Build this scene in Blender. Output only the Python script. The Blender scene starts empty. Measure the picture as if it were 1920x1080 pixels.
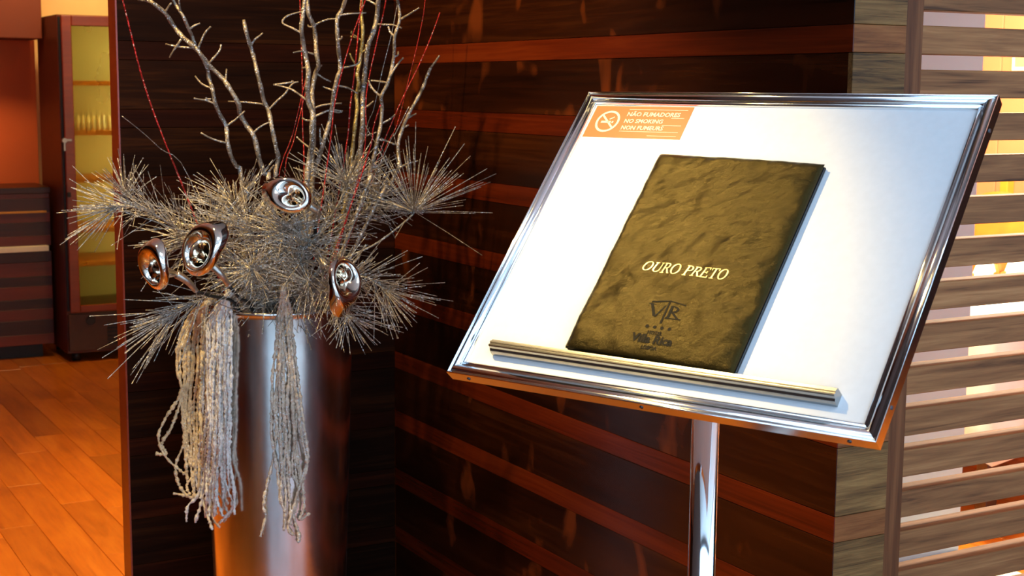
import bpy, bmesh, math, random
from mathutils import Vector, Matrix
R = random.Random(7)
SC = bpy.context.scene
C = SC.collection
PI = math.pi

# ------------------------------------------------------------------ camera
F_PX = 2723.8
CAM = Vector((0.0, 0.0, 1.42))
RI = Vector((0.99997013, 0.00104751, 0.00765826))
UP = Vector((-0.00772957, 0.13551549, 0.99074508))
FW = Vector((0.0, 0.99077467, -0.13551954))
cd = bpy.data.cameras.new('camera')
cam = bpy.data.objects.new('camera', cd)
C.objects.link(cam)
m = Matrix((RI, UP, -FW)).transposed().to_4x4()
m.translation = CAM
cam.matrix_world = m
cd.sensor_width = 36.0
cd.lens = F_PX / 1920 * 36
cd.clip_start = 0.05
cd.dof.use_dof = True
cd.dof.focus_distance = 2.35
cd.dof.aperture_fstop = 13.0
SC.camera = cam

# ------------------------------------------------------------------ view, world, daylight, lamps
SC.view_settings.view_transform = 'Standard'
SC.view_settings.look = 'None'
SC.view_settings.gamma = 1.0
SC.view_settings.use_curve_mapping = False
SC.view_settings.exposure = 0.75
w = bpy.data.worlds.new('world')
SC.world = w
w.use_nodes = True
w.node_tree.nodes['Background'].inputs[0].default_value = (0.9, 0.62, 0.42, 1)
w.node_tree.nodes['Background'].inputs[1].default_value = 0.02


def aim(o, target):
    o.rotation_euler = (Vector(target) - o.location).to_track_quat('-Z', 'Y').to_euler()


def area(name, loc, target, sx, sy, power, col):
    l = bpy.data.lights.new(name, 'AREA')
    l.shape = 'RECTANGLE'
    l.size, l.size_y, l.energy, l.color = sx, sy, power, col
    o = bpy.data.objects.new(name, l)
    C.objects.link(o)
    o.location = loc
    aim(o, target)
    return o


def spot(name, loc, target, power, col, angle, blend, rad):
    l = bpy.data.lights.new(name, 'SPOT')
    l.energy, l.color, l.spot_size, l.spot_blend, l.shadow_soft_size = power, col, math.radians(angle), blend, rad
    o = bpy.data.objects.new(name, l)
    C.objects.link(o)
    o.location = loc
    aim(o, target)
    return o


def point(name, loc, power, col, rad):
    l = bpy.data.lights.new(name, 'POINT')
    l.energy, l.color, l.shadow_soft_size = power, col, rad
    o = bpy.data.objects.new(name, l)
    C.objects.link(o)
    o.location = loc
    return o


DAY = (0.42, 0.67, 1.0)
WARM = (1.0, 0.70, 0.26)
area('daylight_glass_front', (2.0, -2.44, 1.35), (2.0, 3, 1.35), 7.0, 2.3, 108, DAY)
area('daylight_glass_side', (5.2, 0.1, 1.40), (0.0, 0.1, 1.4), 4.8, 2.3, 58, DAY)
area('ceiling_panel_lamp', (0.85, 0.55, 2.72), (0.85, 0.55, 0), 1.7, 1.1, 12, (0.55, 0.78, 1.0))  # added lamp, gives the frame rails cool highlights
spot('ceiling_spot_lectern', (-0.62, 1.92, 2.60), (-0.01, 2.03, 1.30), 150, WARM, 39, 1.0, 0.045)
spot('ceiling_spot_flowers', (-1.05, 2.35, 2.66), (-0.50, 3.40, 1.25), 106, WARM, 78, 0.6, 0.05)
spot('ceiling_lamp_hall', (-1.5, 4.75, 2.70), (-1.35, 4.6, 0), 195, (1.0, 0.60, 0.14), 82, 1.0, 0.25)
area('ceiling_lamp_hall_far', (-2.1, 7.0, 2.70), (-2.4, 8.2, 1.4), 0.9, 0.4, 23, (1.0, 0.68, 0.30))
area('ceiling_lamp_dining', (1.58, 5.05, 2.70), (1.58, 5.05, 0), 0.9, 0.9, 235, (1.0, 0.82, 0.56))
area('ceiling_lamp_dining_far', (2.2, 5.9, 2.70), (2.2, 5.9, 0), 1.4, 1.4, 30, (1.0, 0.84, 0.60))

# ------------------------------------------------------------------ frames of the place
AL = 0.5141
D1 = Vector((-math.sin(AL), math.cos(AL), 0))      # along the right panel, away from the viewer
D2 = Vector((math.cos(AL), math.sin(AL), 0))       # along the slatted screen, to the right
P0 = Vector((0.55342, 2.4, 0.0))                   # free corner of the panelled wall


def B(s, t, z=0.0):
    return P0 + D2 * s + D1 * t + Vector((0, 0, z))


def at(px, py, Y):
    d = FW + RI * ((px - 960) / F_PX) - UP * ((py - 540) / F_PX)
    return CAM + d * (Y / d.y)


def scr(p):
    d = Vector(p) - CAM
    z = d.dot(FW)
    return 960 + F_PX * d.dot(RI) / z, 540 - F_PX * d.dot(UP) / z


# ------------------------------------------------------------------ mesh helpers
def box(bm, x0, x1, y0, y1, z0, z1, mi=0):
    v = [bm.verts.new(c) for c in ((x0, y0, z0), (x1, y0, z0), (x1, y1, z0), (x0, y1, z0),
                                   (x0, y0, z1), (x1, y0, z1), (x1, y1, z1), (x0, y1, z1))]
    fs = [bm.faces.new([v[i] for i in f]) for f in ((3, 2, 1, 0), (4, 5, 6, 7), (0, 1, 5, 4), (1, 2, 6, 5), (2, 3, 7, 6), (3, 0, 4, 7))]
    for f in fs:
        f.material_index = mi
    return fs


def tube(bm, pts, radii, n=6, cap=True):
    pts = [Vector(p) for p in pts]
    if not hasattr(radii, '__len__'):
        radii = [radii] * len(pts)
    rings = []
    t0 = (pts[1] - pts[0]).normalized()
    ref = Vector((0, 0, 1)) if abs(t0.z) < 0.9 else Vector((1, 0, 0))
    a = t0.cross(ref).normalized()
    for i, p in enumerate(pts):
        t = (pts[min(i + 1, len(pts) - 1)] - pts[max(i - 1, 0)]).normalized()
        a = (a - t * a.dot(t)).normalized()
        b = t.cross(a)
        rings.append([bm.verts.new(p + (a * math.cos(2 * PI * k / n) + b * math.sin(2 * PI * k / n)) * radii[i]) for k in range(n)])
    for i in range(len(rings) - 1):
        for k in range(n):
            f = bm.faces.new((rings[i][k], rings[i][(k + 1) % n], rings[i + 1][(k + 1) % n], rings[i + 1][k]))
            f.smooth = n > 4
    if cap:
        bm.faces.new(rings[0][::-1])
        bm.faces.new(rings[-1])


def lathe(bm, prof, n=48, cx=0, cy=0, close=False):
    rings = [[bm.verts.new((cx + r * math.cos(2 * PI * k / n), cy + r * math.sin(2 * PI * k / n), z)) for k in range(n)] for r, z in prof]
    for i in range(len(rings) - 1):
        for k in range(n):
            f = bm.faces.new((rings[i][k], rings[i][(k + 1) % n], rings[i + 1][(k + 1) % n], rings[i + 1][k]))
            f.smooth = True
    if close:
        bm.faces.new(rings[0][::-1])
        bm.faces.new(rings[-1])


def extrude_poly(bm, poly, x0, x1):
    """poly in (y, z), extruded along x"""
    a = [bm.verts.new((x0, p[0], p[1])) for p in poly]
    b = [bm.verts.new((x1, p[0], p[1])) for p in poly]
    n = len(poly)
    for i in range(n):
        bm.faces.new((a[i], a[(i + 1) % n], b[(i + 1) % n], b[i]))
    bm.faces.new(a[::-1])
    bm.faces.new(b)


def obj(name, bm, mat, parent=None, bevel=0, seg=2):
    bmesh.ops.recalc_face_normals(bm, faces=bm.faces)
    me = bpy.data.meshes.new(name)
    bm.to_mesh(me)
    bm.free()
    if mat:
        for mm in (mat if isinstance(mat, (list, tuple)) else [mat]):
            me.materials.append(mm)
    o = bpy.data.objects.new(name, me)
    C.objects.link(o)
    if parent:
        o.parent = parent
    if bevel:
        b = o.modifiers.new('bevel', 'BEVEL')
        b.width, b.segments, b.limit_method = bevel, seg, 'ANGLE'
    return o


def new_box(name, mat, parent, dims, bevel=0):
    bm = bmesh.new()
    box(bm, *dims)
    return obj(name, bm, mat, parent, bevel)


def thing(name, label, cat, loc=(0, 0, 0), rotz=0, group=None):
    o = bpy.data.objects.new(name, None)
    C.objects.link(o)
    o.location = loc
    o.rotation_euler = (0, 0, rotz)
    o.empty_display_size = 0.05
    return tag(o, label, cat, group)


def tag(o, label, cat, group=None):
    o['label'] = label
    o['category'] = cat
    if group:
        o['group'] = group
    return o


def struct(o):
    o['kind'] = 'structure'
    return o


def copy_tree(o, parent=None):
    c = o.copy()
    C.objects.link(c)
    if parent:
        c.parent = parent
    for ch in list(o.children):
        copy_tree(ch, c)
    return c


# ------------------------------------------------------------------ materials
def srgb(r, g, b):
    f = lambda c: (c / 255 / 12.92) if c / 255 <= 0.04045 else ((c / 255 + 0.055) / 1.055) ** 2.4
    return (f(r), f(g), f(b), 1)


class NT:
    def __init__(s, name):
        s.m = bpy.data.materials.new(name)
        s.m.use_nodes = True
        s.t = s.m.node_tree
        s.p = s.t.nodes['Principled BSDF']

    def n(s, typ, **kw):
        nd = s.t.nodes.new(typ)
        for k, v in kw.items():
            if k == 'inp':
                for a, b in v.items():
                    nd.inputs[a].default_value = b
            else:
                setattr(nd, k, v)
        return nd

    def l(s, a, b):
        s.t.links.new(a, b)

    def ramp(s, stops, fac=None):
        r = s.n('ShaderNodeValToRGB')
        e = r.color_ramp.elements
        while len(e) < len(stops):
            e.new(0.5)
        for el, (p, c) in zip(e, stops):
            el.position = p
            el.color = c if len(c) == 4 else (*c, 1)
        if fac is not None:
            s.l(fac, r.inputs[0])
        return r


def plain(name, col, rough=0.5, metal=0.0, coat=0.0, noise=0.0, nscale=30, bump=0.0, spec=None):
    k = NT(name)
    k.p.inputs['Base Color'].default_value = col
    k.p.inputs['Roughness'].default_value = rough
    k.p.inputs['Metallic'].default_value = metal
    k.p.inputs['Coat Weight'].default_value = coat
    if spec is not None:
        k.p.inputs['Specular IOR Level'].default_value = spec
    if noise or bump:
        tc = k.n('ShaderNodeTexCoord')
        nz = k.n('ShaderNodeTexNoise', inp={'Scale': nscale, 'Detail': 6})
        k.l(tc.outputs['Object'], nz.inputs['Vector'])
        if noise:
            a = tuple(max(0, c * (1 - noise)) for c in col[:3]) + (1,)
            b = tuple(min(1, c * (1 + noise)) for c in col[:3]) + (1,)
            r = k.ramp([(0.3, a), (0.7, b)], nz.outputs['Fac'])
            k.l(r.outputs[0], k.p.inputs['Base Color'])
        if bump:
            bp = k.n('ShaderNodeBump', inp={'Strength': bump, 'Distance': 0.002})
            k.l(nz.outputs['Fac'], bp.inputs['Height'])
            k.l(bp.outputs[0], k.p.inputs['Normal'])
    return k.m


def wood(name, stops, rough=0.4, coat=0.0, fine=(2.0, 60.0, 60.0), broad=(0.7, 7.0, 7.0), dist=1.2, mixf=0.5, bump=0.08, vary=0.0, patch=0.0, spec=0.5):
    """long grain along local X; every board gets its own offset"""
    k = NT(name)
    tc = k.n('ShaderNodeTexCoord')
    oi = k.n('ShaderNodeObjectInfo')
    mul = k.n('ShaderNodeVectorMath', operation='MULTIPLY_ADD')
    cmb = k.n('ShaderNodeCombineXYZ')
    for i in range(3):
        k.l(oi.outputs['Random'], cmb.inputs[i])
    k.l(cmb.outputs[0], mul.inputs[0])
    mul.inputs[1].default_value = (17.3, 9.1, 23.7)
    k.l(tc.outputs['Object'], mul.inputs[2])
    m1 = k.n('ShaderNodeMapping')
    m1.inputs['Scale'].default_value = fine
    k.l(mul.outputs[0], m1.inputs['Vector'])
    n1 = k.n('ShaderNodeTexNoise', inp={'Scale': 1.0, 'Detail': 7, 'Roughness': 0.65, 'Distortion': dist})
    k.l(m1.outputs[0], n1.inputs['Vector'])
    m2 = k.n('ShaderNodeMapping')
    m2.inputs['Scale'].default_value = broad
    k.l(mul.outputs[0], m2.inputs['Vector'])
    n2 = k.n('ShaderNodeTexNoise', inp={'Scale': 1.6, 'Detail': 4, 'Roughness': 0.55, 'Distortion': 0.8})
    k.l(m2.outputs[0], n2.inputs['Vector'])
    mx = k.n('ShaderNodeMix', data_type='FLOAT')
    mx.inputs[0].default_value = mixf
    k.l(n1.outputs['Fac'], mx.inputs[2])
    k.l(n2.outputs['Fac'], mx.inputs[3])
    r = k.ramp(stops, mx.outputs[0])
    col = r.outputs[0]
    if patch:
        m3 = k.n('ShaderNodeMapping')
        m3.inputs['Scale'].default_value = (9, 9, 5)
        k.l(mul.outputs[0], m3.inputs['Vector'])
        n3 = k.n('ShaderNodeTexNoise', inp={'Scale': 1.0, 'Detail': 2, 'Roughness': 0.5, 'Distortion': 0.4})
        k.l(m3.outputs[0], n3.inputs['Vector'])
        rp = k.ramp([(0.60, (0, 0, 0)), (0.70, (1, 1, 1))], n3.outputs['Fac'])
        mp = k.n('ShaderNodeMix', data_type='RGBA')
        mf = k.n('ShaderNodeMath', operation='MULTIPLY')
        mf.inputs[1].default_value = patch
        k.l(rp.outputs[0], mf.inputs[0])
        k.l(mf.outputs[0], mp.inputs[0])
        k.l(col, mp.inputs[6])
        mp.inputs[7].default_value = srgb(128, 58, 22)
        col = mp.outputs[2]
    if vary:
        hs = k.n('ShaderNodeHueSaturation')
        mr = k.n('ShaderNodeMapRange')
        mr.inputs[3].default_value = 1 - vary
        mr.inputs[4].default_value = 1 + vary
        k.l(oi.outputs['Random'], mr.inputs[0])
        k.l(mr.outputs[0], hs.inputs['Value'])
        k.l(col, hs.inputs['Color'])
        col = hs.outputs[0]
    k.l(col, k.p.inputs['Base Color'])
    bp = k.n('ShaderNodeBump', inp={'Strength': bump, 'Distance': 0.001})
    k.l(n1.outputs['Fac'], bp.inputs['Height'])
    k.l(bp.outputs[0], k.p.inputs['Normal'])
    k.p.inputs['Roughness'].default_value = rough
    k.p.inputs['Coat Weight'].default_value = coat
    k.p.inputs['Coat Roughness'].default_value = 0.12
    k.p.inputs['Specular IOR Level'].default_value = spec
    return k.m


def glitter(name, col, spark=(1, 1, 1, 1), rough=0.35, metal=0.6, scale=700, amount=0.12, jitter=0.5, noise=0.35):
    k = NT(name)
    tc = k.n('ShaderNodeTexCoord')
    vo = k.n('ShaderNodeTexVoronoi', inp={'Scale': scale})
    k.l(tc.outputs['Object'], vo.inputs['Vector'])
    sp = k.n('ShaderNodeSeparateColor')
    k.l(vo.outputs['Color'], sp.inputs[0])
    nz = k.n('ShaderNodeTexNoise', inp={'Scale': 40, 'Detail': 4})
    k.l(tc.outputs['Object'], nz.inputs['Vector'])
    a = tuple(c * (1 - noise) for c in col[:3]) + (1,)
    b = tuple(min(1, c * (1 + noise)) for c in col[:3]) + (1,)
    r = k.ramp([(0.35, a), (0.65, b)], nz.outputs['Fac'])
    st = k.n('ShaderNodeMath', operation='GREATER_THAN')
    st.inputs[1].default_value = 1 - amount
    k.l(sp.outputs[0], st.inputs[0])
    mx = k.n('ShaderNodeMix', data_type='RGBA')
    k.l(st.outputs[0], mx.inputs[0])
    k.l(r.outputs[0], mx.inputs[6])
    mx.inputs[7].default_value = spark
    k.l(mx.outputs[2], k.p.inputs['Base Color'])
    ge = k.n('ShaderNodeNewGeometry')
    sb = k.n('ShaderNodeVectorMath', operation='SUBTRACT')
    sb.inputs[1].default_value = (0.5, 0.5, 0.5)
    k.l(vo.outputs['Color'], sb.inputs[0])
    ml = k.n('ShaderNodeVectorMath', operation='SCALE')
    ml.inputs['Scale'].default_value = jitter * 2
    k.l(sb.outputs[0], ml.inputs[0])
    ad = k.n('ShaderNodeVectorMath', operation='ADD')
    k.l(ge.outputs['Normal'], ad.inputs[0])
    k.l(ml.outputs[0], ad.inputs[1])
    no = k.n('ShaderNodeVectorMath', operation='NORMALIZE')
    k.l(ad.outputs[0], no.inputs[0])
    k.l(no.outputs[0], k.p.inputs['Normal'])
    k.p.inputs['Roughness'].default_value = rough
    k.p.inputs['Metallic'].default_value = metal
    return k.m


def leather(name):
    k = NT(name)
    tc = k.n('ShaderNodeTexCoord')
    mp = k.n('ShaderNodeMapping')
    mp.inputs['Rotation'].default_value = (0, 0, 0.5)
    mp.inputs['Scale'].default_value = (1, 1.8, 1)
    k.l(tc.outputs['Object'], mp.inputs['Vector'])
    big = k.n('ShaderNodeTexNoise', inp={'Scale': 15, 'Detail': 2, 'Roughness': 0.5, 'Distortion': 0.2})
    k.l(mp.outputs[0], big.inputs['Vector'])
    mid = k.n('ShaderNodeTexNoise', inp={'Scale': 90, 'Detail': 6, 'Roughness': 0.7, 'Distortion': 0.1})
    k.l(mp.outputs[0], mid.inputs['Vector'])
    fin = k.n('ShaderNodeTexVoronoi', feature='DISTANCE_TO_EDGE', inp={'Scale': 480})
    k.l(mp.outputs[0], fin.inputs['Vector'])
    b1 = k.n('ShaderNodeBump', inp={'Strength': 0.35, 'Distance': 0.010})
    k.l(big.outputs['Fac'], b1.inputs['Height'])
    b2 = k.n('ShaderNodeBump', inp={'Strength': 0.5, 'Distance': 0.0026})
    k.l(mid.outputs['Fac'], b2.inputs['Height'])
    k.l(b1.outputs[0], b2.inputs['Normal'])
    b3 = k.n('ShaderNodeBump', inp={'Strength': 0.5, 'Distance': 0.0005})
    k.l(fin.outputs['Distance'], b3.inputs['Height'])
    k.l(b2.outputs[0], b3.inputs['Normal'])
    k.l(b3.outputs[0], k.p.inputs['Normal'])
    k.p.inputs['Base Color'].default_value = (0.014, 0.010, 0.003, 1)
    k.p.inputs['Specular Tint'].default_value = (1.0, 0.76, 0.24, 1)  # yellow tint stands in for the warm lamp's glow on black leather
    k.p.inputs['Roughness'].default_value = 0.26
    k.p.inputs['Specular IOR Level'].default_value = 0.31
    return k.m


M = {}
M['panel_dark'] = wood('dark_veneer', [(0.30, srgb(20, 6, 2)), (0.5, srgb(44, 16, 4)), (0.7, srgb(74, 34, 10))], rough=0.24, coat=0.0, spec=0.35, mixf=0.55, bump=0.05, patch=0.55, vary=0.15)
M['panel_light'] = wood('red_veneer', [(0.30, srgb(50, 13, 3)), (0.5, srgb(92, 29, 7)), (0.72, srgb(120, 46, 13))], rough=0.25, coat=0.0, spec=0.3, mixf=0.5, bump=0.05, vary=0.12)
M['panel_wenge'] = wood('wenge_veneer', [(0.32, srgb(14, 5, 2)), (0.52, srgb(32, 14, 5)), (0.72, srgb(62, 32, 12))], rough=0.5, coat=0.0, mixf=0.4, bump=0.05, vary=0.2, spec=0.04)  # dark wood, its depth also standing in for weaker daylight on the left wing
M['panel_wenge_red'] = wood('wenge_red_veneer', [(0.32, srgb(16, 5, 2)), (0.52, srgb(38, 14, 5)), (0.72, srgb(66, 28, 10))], rough=0.5, coat=0.0, mixf=0.45, bump=0.05, vary=0.15, spec=0.04)
M['end_dark'] = wood('grey_weathered_wood', [(0.34, srgb(38, 24, 11)), (0.47, srgb(106, 74, 38)), (0.6, srgb(136, 99, 55)), (0.72, srgb(168, 130, 78))], rough=0.55, spec=0.2, fine=(4, 110, 110), broad=(3, 22, 22), dist=2.2, mixf=0.55, bump=0.2, vary=0.1)  # end boards paler than the board faces of the same wall
M['end_light'] = wood('brown_end_wood', [(0.34, srgb(76, 40, 17)), (0.5, srgb(126, 74, 36)), (0.68, srgb(152, 97, 52))], rough=0.55, spec=0.2, fine=(4, 90, 90), broad=(3, 16, 16), dist=1.8, mixf=0.5, bump=0.15)
M['slat'] = wood('walnut', [(0.33, srgb(62, 36, 19)), (0.45, srgb(122, 79, 45)), (0.57, srgb(147, 99, 59)), (0.7, srgb(175, 125, 79))], rough=0.55, spec=0.2, fine=(2.2, 70, 70), broad=(1.6, 26, 26), dist=2.0, mixf=0.62, bump=0.1, vary=0.12)
M['stile'] = wood('walnut_stile', [(0.33, srgb(64, 34, 16)), (0.5, srgb(100, 58, 30)), (0.68, srgb(126, 78, 44))], rough=0.55, spec=0.2, fine=(2.2, 70, 70), broad=(1.2, 20, 20), mixf=0.5, bump=0.1)
M['floor'] = wood('parquet', [(0.25, srgb(132, 62, 12)), (0.5, srgb(180, 96, 22)), (0.75, srgb(204, 122, 34))], rough=0.32, coat=0.1, fine=(3, 40, 40), broad=(1.5, 6, 6), dist=0.8, mixf=0.5, bump=0.04, vary=0.18)
M['entrance_stone'] = plain('pale_stone_floor', srgb(214, 212, 204), 0.45, noise=0.06, nscale=3)
M['joint'] = plain('floor_joint', srgb(70, 30, 10), 0.6, noise=0.2)
M['chrome'] = plain('polished_chrome', (0.92, 0.93, 0.92, 1), 0.07, 1.0, bump=0.02, nscale=8)
M['frame_metal'] = plain('frame_aluminium', (0.90, 0.90, 0.91, 1), 0.13, 1.0, bump=0.02, nscale=20)
M['steel'] = plain('ledge_steel', (0.40, 0.39, 0.37, 1), 0.26, 1.0, bump=0.02, nscale=60)
M['board'] = plain('white_board', (0.80, 0.80, 0.80, 1), 0.42, noise=0.02, nscale=90, bump=0.02)
M['screw'] = plain('dark_screw', (0.08, 0.09, 0.10, 1), 0.4, 0.8, noise=0.3)
M['leather'] = leather('black_leather')
M['cover_edge'] = plain('black_cover_edge', (0.010, 0.010, 0.012, 1), 0.3, noise=0.2, nscale=200, bump=0.1)
M['emboss'] = plain('pressed_leather', (0.006, 0.005, 0.004, 1), 0.7, noise=0.2, nscale=300, spec=0.2)  # darker colour stands in for shade in the pressed strokes
M['pages'] = plain('page_block', srgb(20, 22, 28), 0.5, noise=0.2, nscale=300)
M['gold'] = plain('gold_foil', (1.0, 0.80, 0.36, 1), 0.42, 0.35, noise=0.1, nscale=300)
M['sticker'] = plain('orange_sticker', srgb(236, 92, 44), 0.35, noise=0.06, nscale=12)
M['sticker_print'] = plain('pale_print', srgb(255, 205, 190), 0.4, noise=0.02)
M['pot'] = None
M['foam'] = plain('dark_floral_foam', srgb(26, 24, 20), 0.95, noise=0.4, nscale=60, bump=0.4)
M['twig'] = glitter('silvered_twig', (0.37, 0.285, 0.20, 1), (0.95, 0.92, 0.9, 1), 0.42, 0.35, 420, 0.10, 0.35, 0.4)
M['twig_gold'] = glitter('gilded_twig', (0.50, 0.36, 0.12, 1), (1, 0.9, 0.6, 1), 0.4, 0.4, 420, 0.10, 0.35, 0.4)
M['needle'] = glitter('glitter_needle', (0.42, 0.345, 0.26, 1), (1, 0.96, 0.88, 1), 0.36, 0.2, 330, 0.14, 0.5, 0.4)
M['sparkle'] = plain('glitter_grain', (1, 0.97, 0.92, 1), 0.25, 0.2, noise=0.02)
M['spray_stem'] = glitter('spray_stem', (0.30, 0.26, 0.21, 1), (1, 0.97, 0.92, 1), 0.5, 0.2, 400, 0.06, 0.3, 0.3)
M['red'] = glitter('red_glitter', (0.55, 0.025, 0.02, 1), (1, 0.45, 0.35, 1), 0.35, 0.4, 420, 0.12, 0.5, 0.3)
M['silver_thread'] = glitter('silver_thread', (0.38, 0.35, 0.32, 1), (1, 1, 1, 1), 0.35, 0.5, 420, 0.12, 0.5, 0.3)
M['mirror'] = plain('mirror_silver', (0.95, 0.86, 0.74, 1), 0.05, 1.0, bump=0.05, nscale=20)
M['sleeve'] = plain('silver_sleeve', (0.62, 0.54, 0.45, 1), 0.3, 0.9, noise=0.2, nscale=80)
M['stem'] = plain('dark_wire_stem', srgb(34, 34, 32), 0.45, noise=0.2)
M['tan_yarn'] = glitter('tan_beaded_yarn', srgb(240, 206, 156), (1, 0.96, 0.85, 1), 0.75, 0.0, 520, 0.06, 0.45, 0.2)
M['grey_yarn'] = glitter('pale_beaded_yarn', srgb(240, 228, 214), (1, 1, 1, 1), 0.75, 0.0, 520, 0.06, 0.45, 0.15)
M['brown_yarn'] = glitter('taupe_beaded_yarn', srgb(226, 202, 174), (1, 0.98, 0.95, 1), 0.75, 0.0, 520, 0.06, 0.45, 0.2)
M['orange_wall'] = plain('terracotta_plaster', srgb(232, 104, 44), 0.8, noise=0.04, nscale=3)
M['cream_wall'] = plain('cream_plaster', srgb(246, 214, 150), 0.8, noise=0.05, nscale=4)
M['white_wall'] = plain('white_plaster', srgb(180, 212, 226), 0.7, noise=0.02, nscale=4)
M['dark_wall'] = plain('brown_plaster', srgb(70, 40, 26), 0.8, noise=0.1, nscale=3)
M['ceiling'] = plain('ceiling_plaster', srgb(238, 236, 232), 0.9, noise=0.03, nscale=3)
M['bulkhead'] = plain('brown_bulkhead', srgb(112, 44, 14), 0.6, noise=0.1, nscale=3)
M['cab_side'] = wood('mahogany_side', [(0.3, srgb(78, 30, 12)), (0.7, srgb(104, 44, 18))], rough=0.4, fine=(1, 30, 30), mixf=0.5)
M['cab_door'] = wood('mahogany_door', [(0.3, srgb(104, 32, 8)), (0.7, srgb(140, 54, 14))], rough=0.32, coat=0.2, fine=(1, 30, 30), mixf=0.5)
M['cab_base'] = plain('brown_base_panel', srgb(70, 42, 24), 0.5, noise=0.1)
M['cab_dark'] = plain('black_trim', srgb(18, 14, 12), 0.5, noise=0.1)
M['cab_liner'] = plain('cooler_liner', srgb(190, 176, 120), 0.5, noise=0.04, nscale=6)
M['shelf_edge'] = plain('shelf_wood', srgb(206, 140, 50), 0.5, noise=0.08)
M['silver_lock'] = plain('silver_lock', (0.45, 0.43, 0.38, 1), 0.35, 1.0, noise=0.05)
M['counter_dark'] = wood('counter_dark', [(0.3, srgb(30, 8, 2)), (0.7, srgb(66, 22, 6))], rough=0.35, mixf=0.5, vary=0.2)
M['counter_red'] = wood('counter_red', [(0.3, srgb(84, 24, 5)), (0.7, srgb(122, 42, 10))], rough=0.35, mixf=0.5, vary=0.2)
M['white_board_strip'] = plain('white_strip', srgb(240, 226, 196), 0.5, noise=0.03)
M['cloth'] = plain('white_tablecloth', srgb(238, 230, 222), 0.85, noise=0.03, nscale=20, bump=0.1)
M['gold_cloth'] = plain('gold_upholstery', srgb(184, 96, 14), 0.7, noise=0.12, nscale=14, bump=0.1)
M['ochre_panel'] = plain('ochre_wall_panel', srgb(196, 114, 78), 0.55, noise=0.05, nscale=2)
M['ochre_pilaster'] = plain('amber_pilaster', srgb(224, 140, 40), 0.5, noise=0.1, nscale=4)
M['chair_wood'] = plain('dark_chair_wood', srgb(64, 34, 14), 0.4, noise=0.2, nscale=20)
M['picture_grey'] = plain('grey_picture', srgb(150, 138, 100), 0.6, noise=0.1, nscale=8)
M['cream_stone'] = plain('cream_stone', srgb(236, 214, 184), 0.5, noise=0.04, nscale=6)


def glass(name, tint, rough):
    k = NT(name)
    k.p.inputs['Base Color'].default_value = tint
    k.p.inputs['Roughness'].default_value = rough
    k.p.inputs['Transmission Weight'].default_value = 1.0
    k.p.inputs['IOR'].default_value = 1.05
    tc = k.n('ShaderNodeTexCoord')
    nz = k.n('ShaderNodeTexNoise', inp={'Scale': 3, 'Detail': 4})
    k.l(tc.outputs['Object'], nz.inputs['Vector'])
    mr = k.n('ShaderNodeMapRange')
    mr.inputs[3].default_value = rough * 0.9
    mr.inputs[4].default_value = rough * 1.1
    k.l(nz.outputs['Fac'], mr.inputs[0])
    k.l(mr.outputs[0], k.p.inputs['Roughness'])
    return k.m


M['cab_glass'] = glass('misted_glass', srgb(236, 226, 160), 0.28)
M['tumbler_glass'] = plain('clear_tumbler', srgb(236, 236, 214), 0.15, noise=0.02)


def silver_leaf():
    k = NT('silver_leaf')
    tc = k.n('ShaderNodeTexCoord')
    mp = k.n('ShaderNodeMapping')
    mp.inputs['Scale'].default_value = (5, 5, 1.6)
    k.l(tc.outputs['Object'], mp.inputs['Vector'])
    nz = k.n('ShaderNodeTexNoise', inp={'Scale': 4, 'Detail': 6, 'Roughness': 0.6})
    k.l(mp.outputs[0], nz.inputs['Vector'])
    r = k.ramp([(0.3, (0.78, 0.74, 0.68, 1)), (0.7, (0.93, 0.90, 0.86, 1))], nz.outputs['Fac'])
    k.l(r.outputs[0], k.p.inputs['Base Color'])
    mr = k.n('ShaderNodeMapRange')
    mr.inputs[3].default_value = 0.13
    mr.inputs[4].default_value = 0.27
    k.l(nz.outputs['Fac'], mr.inputs[0])
    k.l(mr.outputs[0], k.p.inputs['Roughness'])
    b = k.n('ShaderNodeBump', inp={'Strength': 0.10, 'Distance': 0.002})
    n2 = k.n('ShaderNodeTexNoise', inp={'Scale': 26, 'Detail': 5})
    k.l(tc.outputs['Object'], n2.inputs['Vector'])
    k.l(n2.outputs['Fac'], b.inputs['Height'])
    k.l(b.outputs[0], k.p.inputs['Normal'])
    k.p.inputs['Metallic'].default_value = 1.0
    return k.m


M['pot'] = silver_leaf()

# ================================================================== THE SETTING
# floor: dark bed plus parquet boards (each its own part) where the photograph shows them
bm = bmesh.new()
box(bm, -7.5, 9.0, -2.8, 12.0, -0.12, -0.006)
floor = struct(obj('floor', bm, M['joint']))
bm = bmesh.new()
box(bm, -7.5, 9.0, -2.8, 12.0, 2.75, 2.85)
struct(obj('ceiling', bm, M['ceiling']))
for nm, dims in (('wall_foyer', (-1.62, -1.50, -2.5, 1.9, 0, 2.75)), ('wall_back', (-7.5, 9.0, -2.8, -2.5, 0, 2.75)), ('wall_left', (-7.8, -7.5, -2.8, 12, 0, 2.75)),  # first wall is added out of view, for a dark reflection in the vase
                 ('wall_right', (9.0, 9.3, -2.8, 12, 0, 2.75)), ('wall_far', (-7.5, 9.0, 12, 12.3, 0, 2.75))):
    bm = bmesh.new()
    box(bm, *dims)
    struct(obj(nm, bm, M['dark_wall']))

FROT = AL + PI / 2          # local x along D1, local y along -D2


def board_mesh(name, L, W, H, mat):
    bm = bmesh.new()
    box(bm, 0, L, 0, W, 0, H)
    bmesh.ops.bevel(bm, geom=list(bm.edges), offset=0.0012, segments=1, affect='EDGES')
    me = bpy.data.meshes.new(name)
    bm.to_mesh(me)
    bm.free()
    me.materials.append(mat)
    return me


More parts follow.
